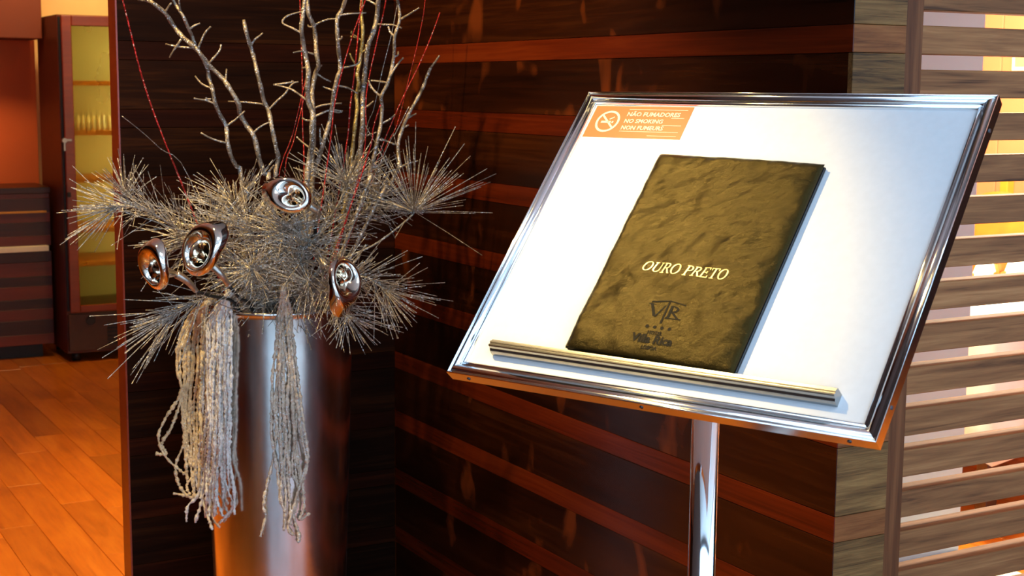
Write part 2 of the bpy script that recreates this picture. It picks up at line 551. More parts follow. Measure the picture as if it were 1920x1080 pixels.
fl_len = (0.62, 0.78, 0.95, 1.15)
fl_mesh = [board_mesh('floor_board', L - 0.0015, 0.1185, 0.006, M['floor']) for L in fl_len]


def lay_floor(s0, s1, t0, t1):
    n = 0
    s = s0
    while s < s1:
        t = t0 - R.random() * 0.9
        while t < t1:
            i = R.randrange(4)
            o = bpy.data.objects.new('floor_board', fl_mesh[i])
            C.objects.link(o)
            p = B(s + 0.12, t, -0.006 + R.uniform(0, 0.0004))
            o.location = p
            o.rotation_euler = (0, 0, FROT)
            o.parent = floor
            t += fl_len[i]
            n += 1
        s += 0.12
    return n


n1 = lay_floor(-1.95, 0.42, 2.3, 6.1)
n2 = lay_floor(1.70, 2.9, 1.0, 4.2)
# plain boards-in-one beyond the singly built ones
bm = bmesh.new()
s = -4.8
rects = []
while s < 6.0:
    t = -5.0 + R.random()
    while t < 9.5:
        L = R.choice(fl_len)
        pts = [B(s + 0.001, t, -0.0028), B(s + 0.119, t, -0.0028), B(s + 0.119, t + L - 0.002, -0.0028), B(s + 0.001, t + L - 0.002, -0.0028)]
        if all(-7.4 < p.x < 8.9 and (1.36 < p.y or p.x < -0.9) and -2.45 < p.y < 11.9 for p in pts):
            bm.faces.new([bm.verts.new(p) for p in pts])
        t += L
    s += 0.12
rest = obj('distant_boards', bm, M['floor'], floor)
rest['kind'] = 'stuff'

bm = bmesh.new()
box(bm, -0.85, 8.9, -2.45, 1.35, -0.005, 0.0015)
struct(obj('floor_entrance', bm, M['entrance_stone']))  # pale floor added out of view to brighten reflections in pole and vase

# ---- panelled L-shaped wall: cores plus one object per veneer plank
ZL = [1.530 - 0.1657 * k for k in range(-7, 10)]
BANDS = []      # (z0, z1, light?)
edges = []
for zt in ZL:
    edges.append((zt - 0.046, zt, True))
edges.sort()
z = 0.0
for z0, z1, li in edges:
    if z0 > z + 0.005:
        BANDS.append((z, z0, False))
    if z1 <= 2.75:
        BANDS.append((max(z0, 0), z1, True))
        z = z1
BANDS.append((z, 2.75, False))
TC = 1.78                   # corner distance along D1
SL = 0.742                  # length of the left panel


def plank(name, mat, parent, L, H, loc, rz, thick=0.012):
    bm = bmesh.new()
    box(bm, 0, L, 0, thick, 0.0004, H - 0.0004)
    bmesh.ops.bevel(bm, geom=list(bm.edges), offset=0.0008, segments=1, affect='EDGES')
    o = obj(name, bm, mat, parent)
    o.location = loc
    o.rotation_euler = (0, 0, rz)
    return o


# right wing: local x along D1, local y along -D2 (front towards the viewer is local +y)
wr = bmesh.new()
box(wr, 0.012, TC + 0.07, -0.105, -0.012, 0, 2.75)
wall_r = struct(obj('wall_panel_right', wr, M['panel_dark']))
wall_r.location = P0
wall_r.rotation_euler = (0, 0, FROT)
for z0, z1, li in BANDS:
    pr = R.uniform(-0.0006, 0.0006)
    plank('plank', M['panel_light'] if li else M['panel_dark'], wall_r, TC - 0.0005, z1 - z0, (0.0005, -0.012 + pr, z0), 0)
    e = plank('end_plank', M['end_light'] if li else M['end_dark'], wall_r, 0.1155, z1 - z0, (0.012, -0.012 + 0.0115, z0), -PI / 2)
    e.location = (0.0, -0.0005, z0)
    e.rotation_euler = (0, 0, -PI / 2)
# left wing: local x along D2, local y along D1; front (towards viewer) at local y = 0
K = B(0, TC)
wl = bmesh.new()
box(wl, -SL + 0.004, -0.002, 0.012, 0.067, 0, 2.75)
wall_l = struct(obj('wall_panel_left', wl, M['panel_wenge']))
wall_l.location = K
wall_l.rotation_euler = (0, 0, AL)
for z0, z1, li in BANDS:
    plank('plank', M['panel_wenge_red'] if li else M['panel_wenge'], wall_l, SL - 0.003, z1 - z0, (-SL + 0.003, R.uniform(-0.0005, 0.0005), z0), 0)
bm = bmesh.new()
box(bm, -SL - 0.001, -SL + 0.003, -0.0005, 0.068, 0, 2.75)
edge_strip = obj('edge_strip', bm, M['cab_door'], wall_l)  # panel end, warm light from the hall put into its orange-brown colour

# ---- walls of the hall at left
bm = bmesh.new()
box(bm, -4.6, -0.012, 6.36, 6.50, 0, 2.75)
o = struct(obj('wall_terracotta', bm, M['orange_wall']))
o.location, o.rotation_euler = P0, (0, 0, AL)
bm = bmesh.new()
box(bm, -0.012, 1.30, 6.52, 6.66, 0, 2.75)
o = struct(obj('wall_cream', bm, M['cream_wall']))
o.location, o.rotation_euler = P0, (0, 0, AL)
# partition that closes the hall from the dining room, hidden behind the panelled wall
bm = bmesh.new()
box(bm, 1.16, 1.30, 2.05, 6.52, 0, 2.75)
o = struct(obj('wall_partition', bm, M['cream_wall']))
o.location, o.rotation_euler = P0, (0, 0, AL)
bm = bmesh.new()
box(bm, -4.0, -0.03, 6.06, 6.358, 1.66, 2.20)
o = struct(obj('trim_1', bm, M['bulkhead'], bevel=0.006))
o.location, o.rotation_euler = P0, (0, 0, AL)

# ---- dining room shell
bm = bmesh.new()
box(bm, 0.55, 1.70, 1.30, 1.50, 0, 2.75)
o = struct(obj('wall_white', bm, M['white_wall']))
o.location, o.rotation_euler = P0, (0, 0, AL)
bm = bmesh.new()
box(bm, 0.55, 1.70, 0.62, 1.298, -0.006, 0.012)
o = struct(obj('trim_2', bm, M['cream_stone'], bevel=0.003))
o.location, o.rotation_euler = P0, (0, 0, AL)
ow = bmesh.new()
box(ow, 3.615, 3.75, 0.2, 7.0, 0, 2.75)
wall_o = struct(obj('wall_ochre', ow, M['ochre_pilaster']))
wall_o.location, wall_o.rotation_euler = P0, (0, 0, AL)
for i in range(12):
    t = 0.55 + i * 0.40
    new_box('wall_panel', M['ochre_panel'], wall_o, (3.595, 3.615, t, t + 0.395, 0.02, 2.72), 0.003)
for t in (2.835, 3.11, 3.9):
    new_box('wainscot_post', M['ochre_pilaster'], wall_o, (3.55, 3.5945, t, t + 0.045, 0.0, 1.04), 0.003)
bm = bmesh.new()
box(bm, 1.30, 3.614, 6.4, 6.52, 0, 2.75)
o = struct(obj('wall_dining_end', bm, M['ochre_panel']))
o.location, o.rotation_euler = P0, (0, 0, AL)

# ================================================================== SLATTED SCREEN
scrn = thing('slatted_screen', 'walnut screen of horizontal slats in an upright frame at right', 'screen', B(0.1165, 0.004), AL)
# the frame post stands against the end planks of the wall
bm = bmesh.new()
box(bm, 0.0, 0.041, 0.0, 0.055, 0, 2.748)
so = obj('stile', bm, None, scrn)
# grain of the stile runs upright: its mesh is laid along local x and turned
bpy.data.objects.remove(so)
bm = bmesh.new()
box(bm, 0, 2.748, 0, 0.041, 0, 0.055)
so = obj('stile', bm, M['stile'], scrn, 0.0015)
so.rotation_euler = Matrix(((0, 1, 0), (0, 0, 1), (1, 0, 0))).to_euler()
bm = bmesh.new()
box(bm, 0, 2.748, 0, 0.041, 0, 0.055)
so2 = obj('stile', bm, M['stile'], scrn, 0.0015)
so2.rotation_euler = so.rotation_euler
so2.location = (1.70, 0, 0)
bm = bmesh.new()
box(bm, 0, 1.66, 0, 0.042, 0, 0.0478)
bmesh.ops.bevel(bm, geom=list(bm.edges), offset=0.0012, segments=1, affect='EDGES')
sl_me = bpy.data.meshes.new('slat')
bmesh.ops.recalc_face_normals(bm, faces=bm.faces)
bm.to_mesh(sl_me)
bm.free()
sl_me.materials.append(M['slat'])
k = -15
while True:
    z = 1.532 - 0.0735 * k - 0.0478
    if z < 0.02:
        break
    if z < 2.69:
        o = bpy.data.objects.new('slat', sl_me)
        C.objects.link(o)
        o.parent = scrn
        o.location = (0.0405, 0.004, z)
    k += 1

# ================================================================== MENU STAND
UB = Vector((0.78989867, -0.61323739, 0.0))
VB = Vector((0.40099465, 0.51651309, 0.7565828))
NB = Vector((-0.46396486, -0.59762374, 0.65389791))
OB = Vector((0.25714, 1.87962, 1.22786))
BM = Matrix((UB, VB, NB)).transposed().to_4x4()
stand = thing('menu_stand', 'chrome framed white display board on a polished pole', 'stand', (OB.x, OB.y, 0.0))


def on_board(o, parent=None, off=(0, 0, 0), rot=0.0):
    """local x across, y up the board, z off the board"""
    mm = BM.copy()
    mm.translation = OB + UB * off[0] + VB * off[1] + NB * off[2]
    mm = mm @ Matrix.Rotation(rot, 4, 'Z')
    if parent is not None:
        o.parent = parent
        mm = Matrix.Translation(-Vector(parent.location)) @ mm
    o.matrix_local = mm
    return o


W2, H2 = 0.31, 0.2505
# backing panel
bm = bmesh.new()
box(bm, -W2 + 0.010, W2 - 0.010, -H2 + 0.010, H2 - 0.010, -0.010, -0.004)
on_board(obj('board_panel', bm, M['board'], bevel=0.0005), stand)
PROF = [(0.0, -0.0175), (0.0, 0.0), (0.0006, 0.0012), (0.0016, 0.0015), (0.0026, 0.0011), (0.0033, -0.0004), (0.0044, -0.0006),
        (0.0058, 0.0012), (0.0080, 0.0026), (0.0106, 0.0030), (0.0132, 0.0022), (0.0150, 0.0006), (0.0160, -0.0012),
        (0.0172, -0.0014), (0.0184, -0.0002), (0.0198, 0.0002), (0.0212, -0.0006), (0.0222, -0.0026), (0.0224, -0.0042), (0.0130, -0.0105), (0.0130, -0.0175)]


def rail(A, Bp, inw):
    """mitred moulding from corner A to corner Bp, inward direction inw (2D)"""
    bm = bmesh.new()
    ax = (Vector(Bp) - Vector(A)).normalized()
    ra, rb = [], []
    for a, h in PROF:
        pa = Vector(A) + Vector(inw) * a + ax * a
        pb = Vector(Bp) + Vector(inw) * a - ax * a
        ra.append(bm.verts.new((pa.x, pa.y, h)))
        rb.append(bm.verts.new((pb.x, pb.y, h)))
    n = len(PROF)
    for i in range(n):
        f = bm.faces.new((ra[i], ra[(i + 1) % n], rb[(i + 1) % n], rb[i]))
        f.smooth = 1 <= i < 18
    bm.faces.new(ra)
    bm.faces.new(rb[::-1])
    return bm


corners = [(-W2, -H2), (W2, -H2), (W2, H2), (-W2, H2)]
inws = [(0, 1), (-1, 0), (0, -1), (1, 0)]
for i in range(4):
    rl = on_board(obj('frame_rail', rail(corners[i], corners[(i + 1) % 4], inws[i]), M['frame_metal']), stand)
    # screws on the outer side of the rail
    Lr = (Vector(corners[(i + 1) % 4]) - Vector(corners[i])).length
    for q in ((0.055, 0.5, 0.945) if i % 2 == 0 else (0.1, 0.9)):
        c = Vector(corners[i]).lerp(Vector(corners[(i + 1) % 4]), q)
        bm = bmesh.new()
        ow_ = Vector(inws[i]) * -1
        tube(bm, [(c.x - ow_.x * 0.001, c.y - ow_.y * 0.001, -0.0085), (c.x + ow_.x * 0.0009, c.y + ow_.y * 0.0009, -0.0085)], [0.0028, 0.0026], 10)
        so = obj('screw', bm, M['screw'])
        so.parent = rl
# ledge strip
bm = bmesh.new()
extrude_poly(bm, [(-0.2125, -0.004), (-0.2125, 0.0015), (-0.2110, 0.0060), (-0.2085, 0.0085), (-0.2078, 0.0125), (-0.2070, 0.0140), (-0.2050, 0.0142), (-0.2042, 0.0125),
                  (-0.2028, 0.0125), (-0.2020, 0.0140), (-0.1995, 0.0140), (-0.1987, 0.0120), (-0.1965, 0.0118), (-0.1957, 0.0104), (-0.1957, -0.004)], -0.252, 0.250)
on_board(obj('book_ledge', bm, M['steel'], bevel=0.0003, seg=1), stand)
# pole, socket and foot
bm = bmesh.new()
lathe(bm, [(0.0185, 0.018), (0.0185, 1.19)], 48, close=True)
obj('pole', bm, M['chrome'], stand)
bm = bmesh.new()
lathe(bm, [(0.0, 0.0), (0.17, 0.0), (0.172, 0.006), (0.16, 0.012), (0.05, 0.018), (0.03, 0.03), (0.0186, 0.034)], 56)
obj('base_plate', bm, M['chrome'], stand)
bm = bmesh.new()
box(bm, -0.06, 0.06, -0.05, 0.05, -0.022, -0.0105)
on_board(obj('mount_plate', bm, M['steel'], bevel=0.002), stand)

# ---- orange no-smoking sticker on the board
stk = thing('sticker', 'small orange no smoking sticker in the top left corner of the board', 'sticker', OB)


def on_thing_board(o, par, off, rot=0.0):
    o.parent = par
    mm = BM.copy()
    mm.translation = UB * off[0] + VB * off[1] + NB * off[2]
    o.matrix_local = mm @ Matrix.Rotation(rot, 4, 'Z')
    return o


stx0, sty0, stw, sth = -0.2845, 0.1675, 0.1665, 0.0590
bm = bmesh.new()
box(bm, 0, stw, 0, sth, 0, 0.0004)
on_thing_board(obj('sticker_sheet', bm, M['sticker']), stk, (stx0, sty0, -0.0040))


def text_mesh(name, body, size, mat, parent=None, shear=0.0, align='LEFT', extrude=0.0002, spacing=1.0, bold=0.0):
    cu = bpy.data.curves.new(name, 'FONT')
    cu.body = body
    cu.size = size
    cu.shear = shear
    cu.align_x = align
    cu.extrude = extrude
    cu.offset = bold
    cu.space_character = spacing
    cu.resolution_u = 2
    tmp = bpy.data.objects.new(name, cu)
    C.objects.link(tmp)
    dg = bpy.context.evaluated_depsgraph_get()
    me = bpy.data.meshes.new_from_object(tmp.evaluated_get(dg))
    bpy.data.objects.remove(tmp)
    me.name = name
    me.materials.clear()
    me.materials.append(mat)
    o = bpy.data.objects.new(name, me)
    C.objects.link(o)
    return o


for i, (s_, y_, sz) in enumerate((('NÃO FUMADORES', 0.0400, 0.0108), ('NO SMOKING', 0.0275, 0.0104), ('NON FUMEURS', 0.0150, 0.0104))):
    on_thing_board(text_mesh('lettering', s_, sz, M['sticker_print'], bold=0.00018), stk, (stx0 + 0.060, sty0 + y_, -0.0034))
bm = bmesh.new()
for y_, x0_ in ((0.0525, 0.060), (0.0375, 0.137), (0.0240, 0.127), (0.0118, 0.060), (0.0045, 0.110)):
    box(bm, x0_, stw - 0.008, y_ - 0.0004, y_ + 0.0004, 0, 0.0003)
on_thing_board(obj('rule_line', bm, M['sticker_print']), stk, (stx0, sty0, -0.0036))
bm = bmesh.new()
n = 40
for r0, r1 in ((0.0165, 0.0200),):
    ring = []
    for k_ in range(n):
        a = 2 * PI * k_ / n
        ring.append([bm.verts.new((r0 * math.cos(a), r0 * math.sin(a), 0)), bm.verts.new((r1 * math.cos(a), r1 * math.sin(a), 0)),
                     bm.verts.new((r1 * math.cos(a), r1 * math.sin(a), 0.0003)), bm.verts.new((r0 * math.cos(a), r0 * math.sin(a), 0.0003))])
    for k_ in range(n):
        p, q = ring[k_], ring[(k_ + 1) % n]
        for j in range(4):
            bm.faces.new((p[j], p[(j + 1) % 4], q[(j + 1) % 4], q[j]))


def bar2(bm, x0, y0, x1, y1, w, h0=0, h1=0.0003):
    d = Vector((x1 - x0, y1 - y0)).normalized()
    nn = Vector((-d.y, d.x)) * w / 2
    c = [(x0 + nn.x, y0 + nn.y), (x1 + nn.x, y1 + nn.y), (x1 - nn.x, y1 - nn.y), (x0 - nn.x, y0 - nn.y)]
    lo = [bm.verts.new((*p, h0)) for p in c]
    hi = [bm.verts.new((*p, h1)) for p in c]
    bm.faces.new(hi)
    bm.faces.new(lo[::-1])
    for j in range(4):
        bm.faces.new((lo[j], lo[(j + 1) % 4], hi[(j + 1) % 4], hi[j]))


bar2(bm, -0.0125, 0.0115, 0.0125, -0.0115, 0.003)
bar2(bm, -0.011, -0.001, 0.006, -0.001, 0.0036)
bar2(bm, 0.0078, -0.001, 0.0105, -0.001, 0.0036)
bar2(bm, 0.002, 0.004, 0.009, 0.0085, 0.0016)
on_thing_board(obj('no_smoking_sign', bm, M['sticker_print']), stk, (stx0 + 0.0315, sty0 + 0.0295, -0.0036))

# ================================================================== MENU BOOK
BW, BH, BT = 0.250, 0.3235, 0.0165
menu = thing('menu_book', 'black leather menu folder with gold title resting on the ledge', 'book', OB)
BROT = math.radians(-1.3)
BOFF = (-0.0088, -0.0318, -0.0040)


def leaf(name, x0, x1, y0, y1, z0, z1, mat, bev, sub=None):
    bm = bmesh.new()
    box(bm, x0, x1, y0, y1, z0, z1)
    o = obj(name, bm, mat, None, bev, 4)
    return on_thing_board(o, menu, BOFF, BROT)


leaf('back_cover', -BW / 2, BW / 2, -BH / 2, BH / 2, 0.0004, 0.0050, M['cover_edge'], 0.0022)
leaf('page_block', -BW / 2 + 0.006, BW / 2 - 0.005, -BH / 2 + 0.006, BH / 2 - 0.006, 0.0048, 0.0092, M['pages'], 0.0)
# padded front cover: a dense grid, pillowed edges and gentle creases
bm = bmesh.new()
NX, NY = 110, 140
from mathutils import noise as mnoise


def cover_h(x_, y_):
    e, e2 = x_ + BW / 2, BW / 2 - x_
    g, g2 = y_ + BH / 2, BH / 2 - y_
    cv = lambda d, r_: math.sqrt(max(0, 1 - (1 - min(max(d, 0) / r_, 1)) ** 2))
    f = cv(e, 0.010) * cv(e2, 0.034) * cv(g, 0.030) * cv(g2, 0.012)
    nz_ = mnoise.noise(Vector((x_ * 16 + y_ * 9, y_ * 22 - x_ * 9, 1.3))) * 0.0024 + mnoise.noise(Vector((x_ * 34 + y_ * 14, y_ * 52 - x_ * 20, 4.1))) * 0.0018 + mnoise.noise(Vector((x_ * 80, y_ * 110 - x_ * 40, 9.1))) * 0.0007
    q_ = math.hypot(x_ / 0.055, (y_ + 0.118) / 0.055)      # pressed flat round the emblem
    nz_ *= 0.18 + 0.82 * min(1, max(0, q_ - 0.6) / 0.6)
    return 0.0095 + 0.0078 * f + nz_ * f


def press(o, off):
    """lay lettering on the cover: follow its height"""
    for v in o.data.vertices:
        v.co.z += cover_h(v.co.x + off[0] - BOFF[0], v.co.y + off[1] - BOFF[1]) + 0.0001
    return on_thing_board(o, menu, (off[0], off[1], BOFF[2]), BROT)


grid = []
for j in range(NY + 1):
    row = []
    for i in range(NX + 1):
        u_, v_ = i / NX, j / NY
        x_ = (u_ - 0.5) * BW
        y_ = (v_ - 0.5) * BH
        zz = cover_h(x_, y_)
        row.append(bm.verts.new((x_, y_, zz)))
    grid.append(row)
for j in range(NY):
    for i in range(NX):
        f = bm.faces.new((grid[j][i], grid[j][i + 1], grid[j + 1][i + 1], grid[j + 1][i]))
        f.smooth = True
lo = []
ringv = [grid[0][i] for i in range(NX)] + [grid[j][NX] for j in range(NY)] + [grid[NY][i] for i in range(NX, 0, -1)] + [grid[j][0] for j in range(NY, 0, -1)]
low = [bm.verts.new((v.co.x * 0.992, v.co.y * 0.994, 0.0090)) for v in ringv]
for i in range(len(ringv)):
    bm.faces.new((ringv[i], low[i], low[(i + 1) % len(ringv)], ringv[(i + 1) % len(ringv)]))
bm.faces.new(low)
on_thing_board(obj('front_cover', bm, M['leather']), menu, BOFF, BROT)
# spine side on the left, rounded
bm = bmesh.new()
pf = [(-BW / 2 + 0.004, 0.0006), (-BW / 2 + 0.0006, 0.0016), (-BW / 2 - 0.0006, 0.006), (-BW / 2 - 0.0002, 0.0105), (-BW / 2 + 0.003, 0.0128)]
pts_in = [(x_ + 0.003, z_) for x_, z_ in pf][::-1]
poly = pf + [(-BW / 2 + 0.006, 0.0120), (-BW / 2 + 0.006, 0.0020)]
a = [bm.verts.new((x_, -BH / 2 + 0.002, z_)) for x_, z_ in poly]
b = [bm.verts.new((x_, BH / 2 - 0.002, z_)) for x_, z_ in poly]
for i in range(len(poly)):
    f = bm.faces.new((a[i], a[(i + 1) % len(poly)], b[(i + 1) % len(poly)], b[i]))
bm.faces.new(a[::-1])
bm.faces.new(b)
on_thing_board(obj('spine', bm, M['leather']), menu, BOFF, BROT)


# serif capitals drawn from strokes (unit height 1)
def arcs(bm, cx, cy, rx, ry, wx, wy, a0, a1, n=22, h0=0.0, h1=0.0003, sc=1.0, sh=0.0, ox=0.0):
    P = []
    for k_ in range(n + 1):
        a_ = a0 + (a1 - a0) * k_ / n
        o_ = (cx + rx * math.cos(a_), cy + ry * math.sin(a_))
        i_ = (cx + (rx - wx) * math.cos(a_), cy + (ry - wy) * math.sin(a_))
        P.append((o_, i_))
    V = []
    for o_, i_ in P:
        V.append([bm.verts.new(((ox + p[0] + sh * p[1]) * sc, p[1] * sc, h)) for h in (h0, h1) for p in (o_, i_)])
    for k_ in range(n):
        p, q = V[k_], V[k_ + 1]
        bm.faces.new((p[2], q[2], q[3], p[3]))
        bm.faces.new((p[0], q[0], q[2], p[2]))
        bm.faces.new((p[1], p[3], q[3], q[1]))


def stroke(bm, x0, y0, x1, y1, w0, h0=0.0, h1=0.0003, sc=1.0, sh=0.0, ox=0.0, horiz=False):
    if horiz:
        c = [(x0, y0 - w0 / 2), (x1, y1 - w0 / 2), (x1, y1 + w0 / 2), (x0, y0 + w0 / 2)]
    else:
        c = [(x0 - w0 / 2, y0), (x0 + w0 / 2, y0), (x1 + w0 / 2, y1), (x1 - w0 / 2, y1)]
    f = lambda p, h: bm.verts.new(((ox + p[0] + sh * p[1]) * sc, p[1] * sc, h))
    lo_ = [f(p, h0) for p in c]
    hi_ = [f(p, h1) for p in c]
    bm.faces.new(hi_)
    for j in range(4):
        bm.faces.new((lo_[j], lo_[(j + 1) % 4], hi_[(j + 1) % 4], hi_[j]))


TK, TN, SF = 0.115, 0.05, 0.045      # thick, thin, serif thickness


def letter(bm, ch, ox, sc, sh):
    kw = dict(sc=sc, sh=sh, ox=ox, h1=0.00035)
    st = lambda *a_, **k2: stroke(bm, *a_, **{**kw, **k2})
    serif = lambda x, y, w_=0.3: stroke(bm, x - w_ / 2, y, x + w_ / 2, y, SF, horiz=True, **kw)
    if ch == 'O':
        arcs(bm, 0.42, 0.5, 0.42, 0.515, 0.125, 0.05, 0, 2 * PI, 32, **kw)
        return 0.90
    if ch == 'U':
        st(0.14, 1, 0.14, 0.34, TK)
        arcs(bm, 0.42, 0.34, 0.347, 0.355, 0.135, 0.06, PI, 1.62 * PI, 14, **kw)
        arcs(bm, 0.42, 0.34, 0.287, 0.355, 0.06, 0.06, 1.5 * PI, 2 * PI, 12, **kw)
        st(0.68, 1, 0.68, 0.34, TN)
        serif(0.14, 0.975, 0.34)
        serif(0.68, 0.975, 0.28)
        return 0.88
    if ch in 'RP':
        st(0.15, 0, 0.15, 1, TK)
        arcs(bm, 0.34, 0.745, 0.29, 0.255, 0.125, 0.05, -PI / 2, PI / 2, 16, **kw)
        stroke(bm, 0.12, 0.975, 0.35, 0.975, 0.05, horiz=True, **kw)
        stroke(bm, 0.12, 0.515, 0.35, 0.515, 0.05, horiz=True, **kw)
        serif(0.15, 0.025, 0.34)
        serif(0.08, 0.975, 0.18)
        if ch == 'R':
            st(0.72, 0, 0.38, 0.52, 0.15)
            serif(0.74, 0.025, 0.2)
            return 0.80
        return 0.70
    if ch == 'E':
        st(0.15, 0, 0.15, 1, TK)
        for y_, x1_ in ((0.975, 0.62), (0.51, 0.5), (0.025, 0.66)):
            stroke(bm, 0.0 if y_ != 0.51 else 0.12, y_, x1_, y_, SF, horiz=True, **kw)
        st(0.61, 0.80, 0.61, 1.0, 0.045)
        st(0.49, 0.41, 0.49, 0.61, 0.04)
        st(0.66, 0.0, 0.66, 0.22, 0.045)
        return 0.74
    if ch == 'T':
        st(0.35, 0, 0.35, 1, TK)
        stroke(bm, 0.0, 0.975, 0.70, 0.975, SF, horiz=True, **kw)
        st(0.02, 0.78, 0.02, 1.0, 0.045)
        st(0.68, 0.78, 0.68, 1.0, 0.045)
        serif(0.35, 0.025, 0.34)
        return 0.74
    return 0.34


def cap_line(s, height, sh):
    bm = bmesh.new()
    x = 0.0
    for ch in s:
        x += letter(bm, ch, x, height, sh) + 0.035
    return bm, x * height


hgt = 0.0150
bm, wd = cap_line('OURO PRETO', hgt, 0.24)
kx = 0.127 / wd
for v in bm.verts:
    v.co.x *= kx
title = obj('gold_title', bm, M['gold'])
title['label'] = 'gold foil lettering'
press(title, (BOFF[0] - 0.0635, BOFF[1] - 0.0330))

# pressed emblem and hotel name
EM = BOFF[2] + 0.0169
bm = bmesh.new()
kw = dict(sc=1.0, sh=0.0, ox=0.0, h1=0.0005)
stroke(bm, -0.024, 0.030, -0.0135, 0.006, 0.0042, **kw)
stroke(bm, -0.0035, 0.030, -0.0125, 0.006, 0.0022, **kw)
stroke(bm, -0.029, 0.0305, -0.019, 0.0305, 0.0018, horiz=True, **kw)
stroke(bm, 0.000, -0.006, 0.000, 0.038, 0.0024, **kw)
stroke(bm, -0.026, 0.0345, 0.000, 0.0405, 0.0022, horiz=True, **kw)
stroke(bm, 0.000, 0.0405, 0.026, 0.0345, 0.0022, horiz=True, **kw)
stroke(bm, 0.0065, 0.006, 0.0065, 0.031, 0.0036, **kw)
arcs(bm, 0.0085, 0.0245, 0.0095, 0.0068, 0.0034, 0.0018, -PI / 2, PI / 2, 12, **kw)
stroke(bm, 0.0215, 0.006, 0.0100, 0.018, 0.0042, **kw)
stroke(bm, 0.003, 0.006, 0.026, 0.006, 0.0018, horiz=True, **kw)
for k_ in range(4):
    a_ = k_ * PI / 4
    for j in range(4):
        cx_ = -0.0165 + j * 0.011
        bar2(bm, cx_ + 0.0024 * math.cos(a_), -0.0125 + 0.0024 * math.sin(a_), cx_ - 0.0024 * math.cos(a_), -0.0125 - 0.0024 * math.sin(a_), 0.0014, 0, 0.0005)
for v in bm.verts:
    if v.co.y > -0.0062:
        v.co.y = -0.006 + (v.co.y + 0.006) * 0.74
press(obj('pressed_emblem', bm, M['emboss']), (BOFF[0] - 0.0005, BOFF[1] - 0.1035))
for body, sz, dy, bo in (('HOTEL', 0.0070, -0.1268, 0.0002), ('Villa Rica', 0.0165, -0.1395, 0.0005), ('LISBOA', 0.0072, -0.1482, 0.0002)):
    press(text_mesh('pressed_lettering', body, sz, M['emboss'], align='CENTER', extrude=0.0004, bold=bo), (BOFF[0] - 0.0025, BOFF[1] + dy))

# ================================================================== SILVER POT
PC = at(519, 566, 3.4)
RP = 0.1835
ztop = PC.z
pot = thing('floor_vase', 'tall tapered silver leaf floor vase filled with twigs', 'vase', (PC.x, PC.y, 0))
bm = bmesh.new()
rb = RP * 0.80
prof = [(0.0, 0.0), (rb, 0.0), (rb + 0.004, 0.006)]
for k_ in range(1, 13):
    q = k_ / 13
    prof.append((rb + 0.004 + (RP - 0.005 - rb - 0.004) * q ** 0.95, 0.006 + (ztop - 0.03) * q))
prof += [(RP - 0.004, ztop - 0.016), (RP - 0.003, ztop - 0.010), (RP, ztop - 0.007), (RP + 0.0012, ztop - 0.002), (RP - 0.001, ztop + 0.001), (RP - 0.006, ztop + 0.0015), (RP - 0.010, ztop - 0.002), (RP - 0.013, ztop - 0.06)]
lathe(bm, prof, 96)
obj('vase_body', bm, M['pot'], pot)
bm = bmesh.new()
lathe(bm, [(0.0, ztop - 0.045), (RP * 0.5, ztop - 0.047), (RP - 0.0125, ztop - 0.055), (RP - 0.018, ztop - 0.09), (0.0, ztop - 0.10)], 40)
obj('floral_foam', bm, M['foam'], pot)
FOAM = ztop - 0.06


def pot_root(px, Y):
    """a point in the foam under the given place"""
    p = at(px, 566, Y)
    d = Vector((p.x - PC.x, p.y - PC.y, 0))
    if d.length > RP * 0.62:
        d *= RP * 0.62 / d.length
    return Vector((PC.x + d.x * 0.8, PC.y + d.y * 0.8, FOAM - 0.01))


def smooth_path(pts, n=4):
    out = []
    for i in range(len(pts) - 1):
        p0, p1, p2, p3 = pts[max(i - 1, 0)], pts[i], pts[i + 1], pts[min(i + 2, len(pts) - 1)]
        for k_ in range(n):
            t = k_ / n
            out.append(0.5 * ((2 * p1) + (p2 - p0) * t + (2 * p0 - 5 * p1 + 4 * p2 - p3) * t * t + (3 * p1 - p0 - 3 * p2 + p3) * t ** 3))
    out.append(pts[-1])
    return out


def from_z(l):     # tracing sheet: 3x enlargement of the upper left of the photograph
    return [(220 + x / 3, y / 3) for x, y in l]


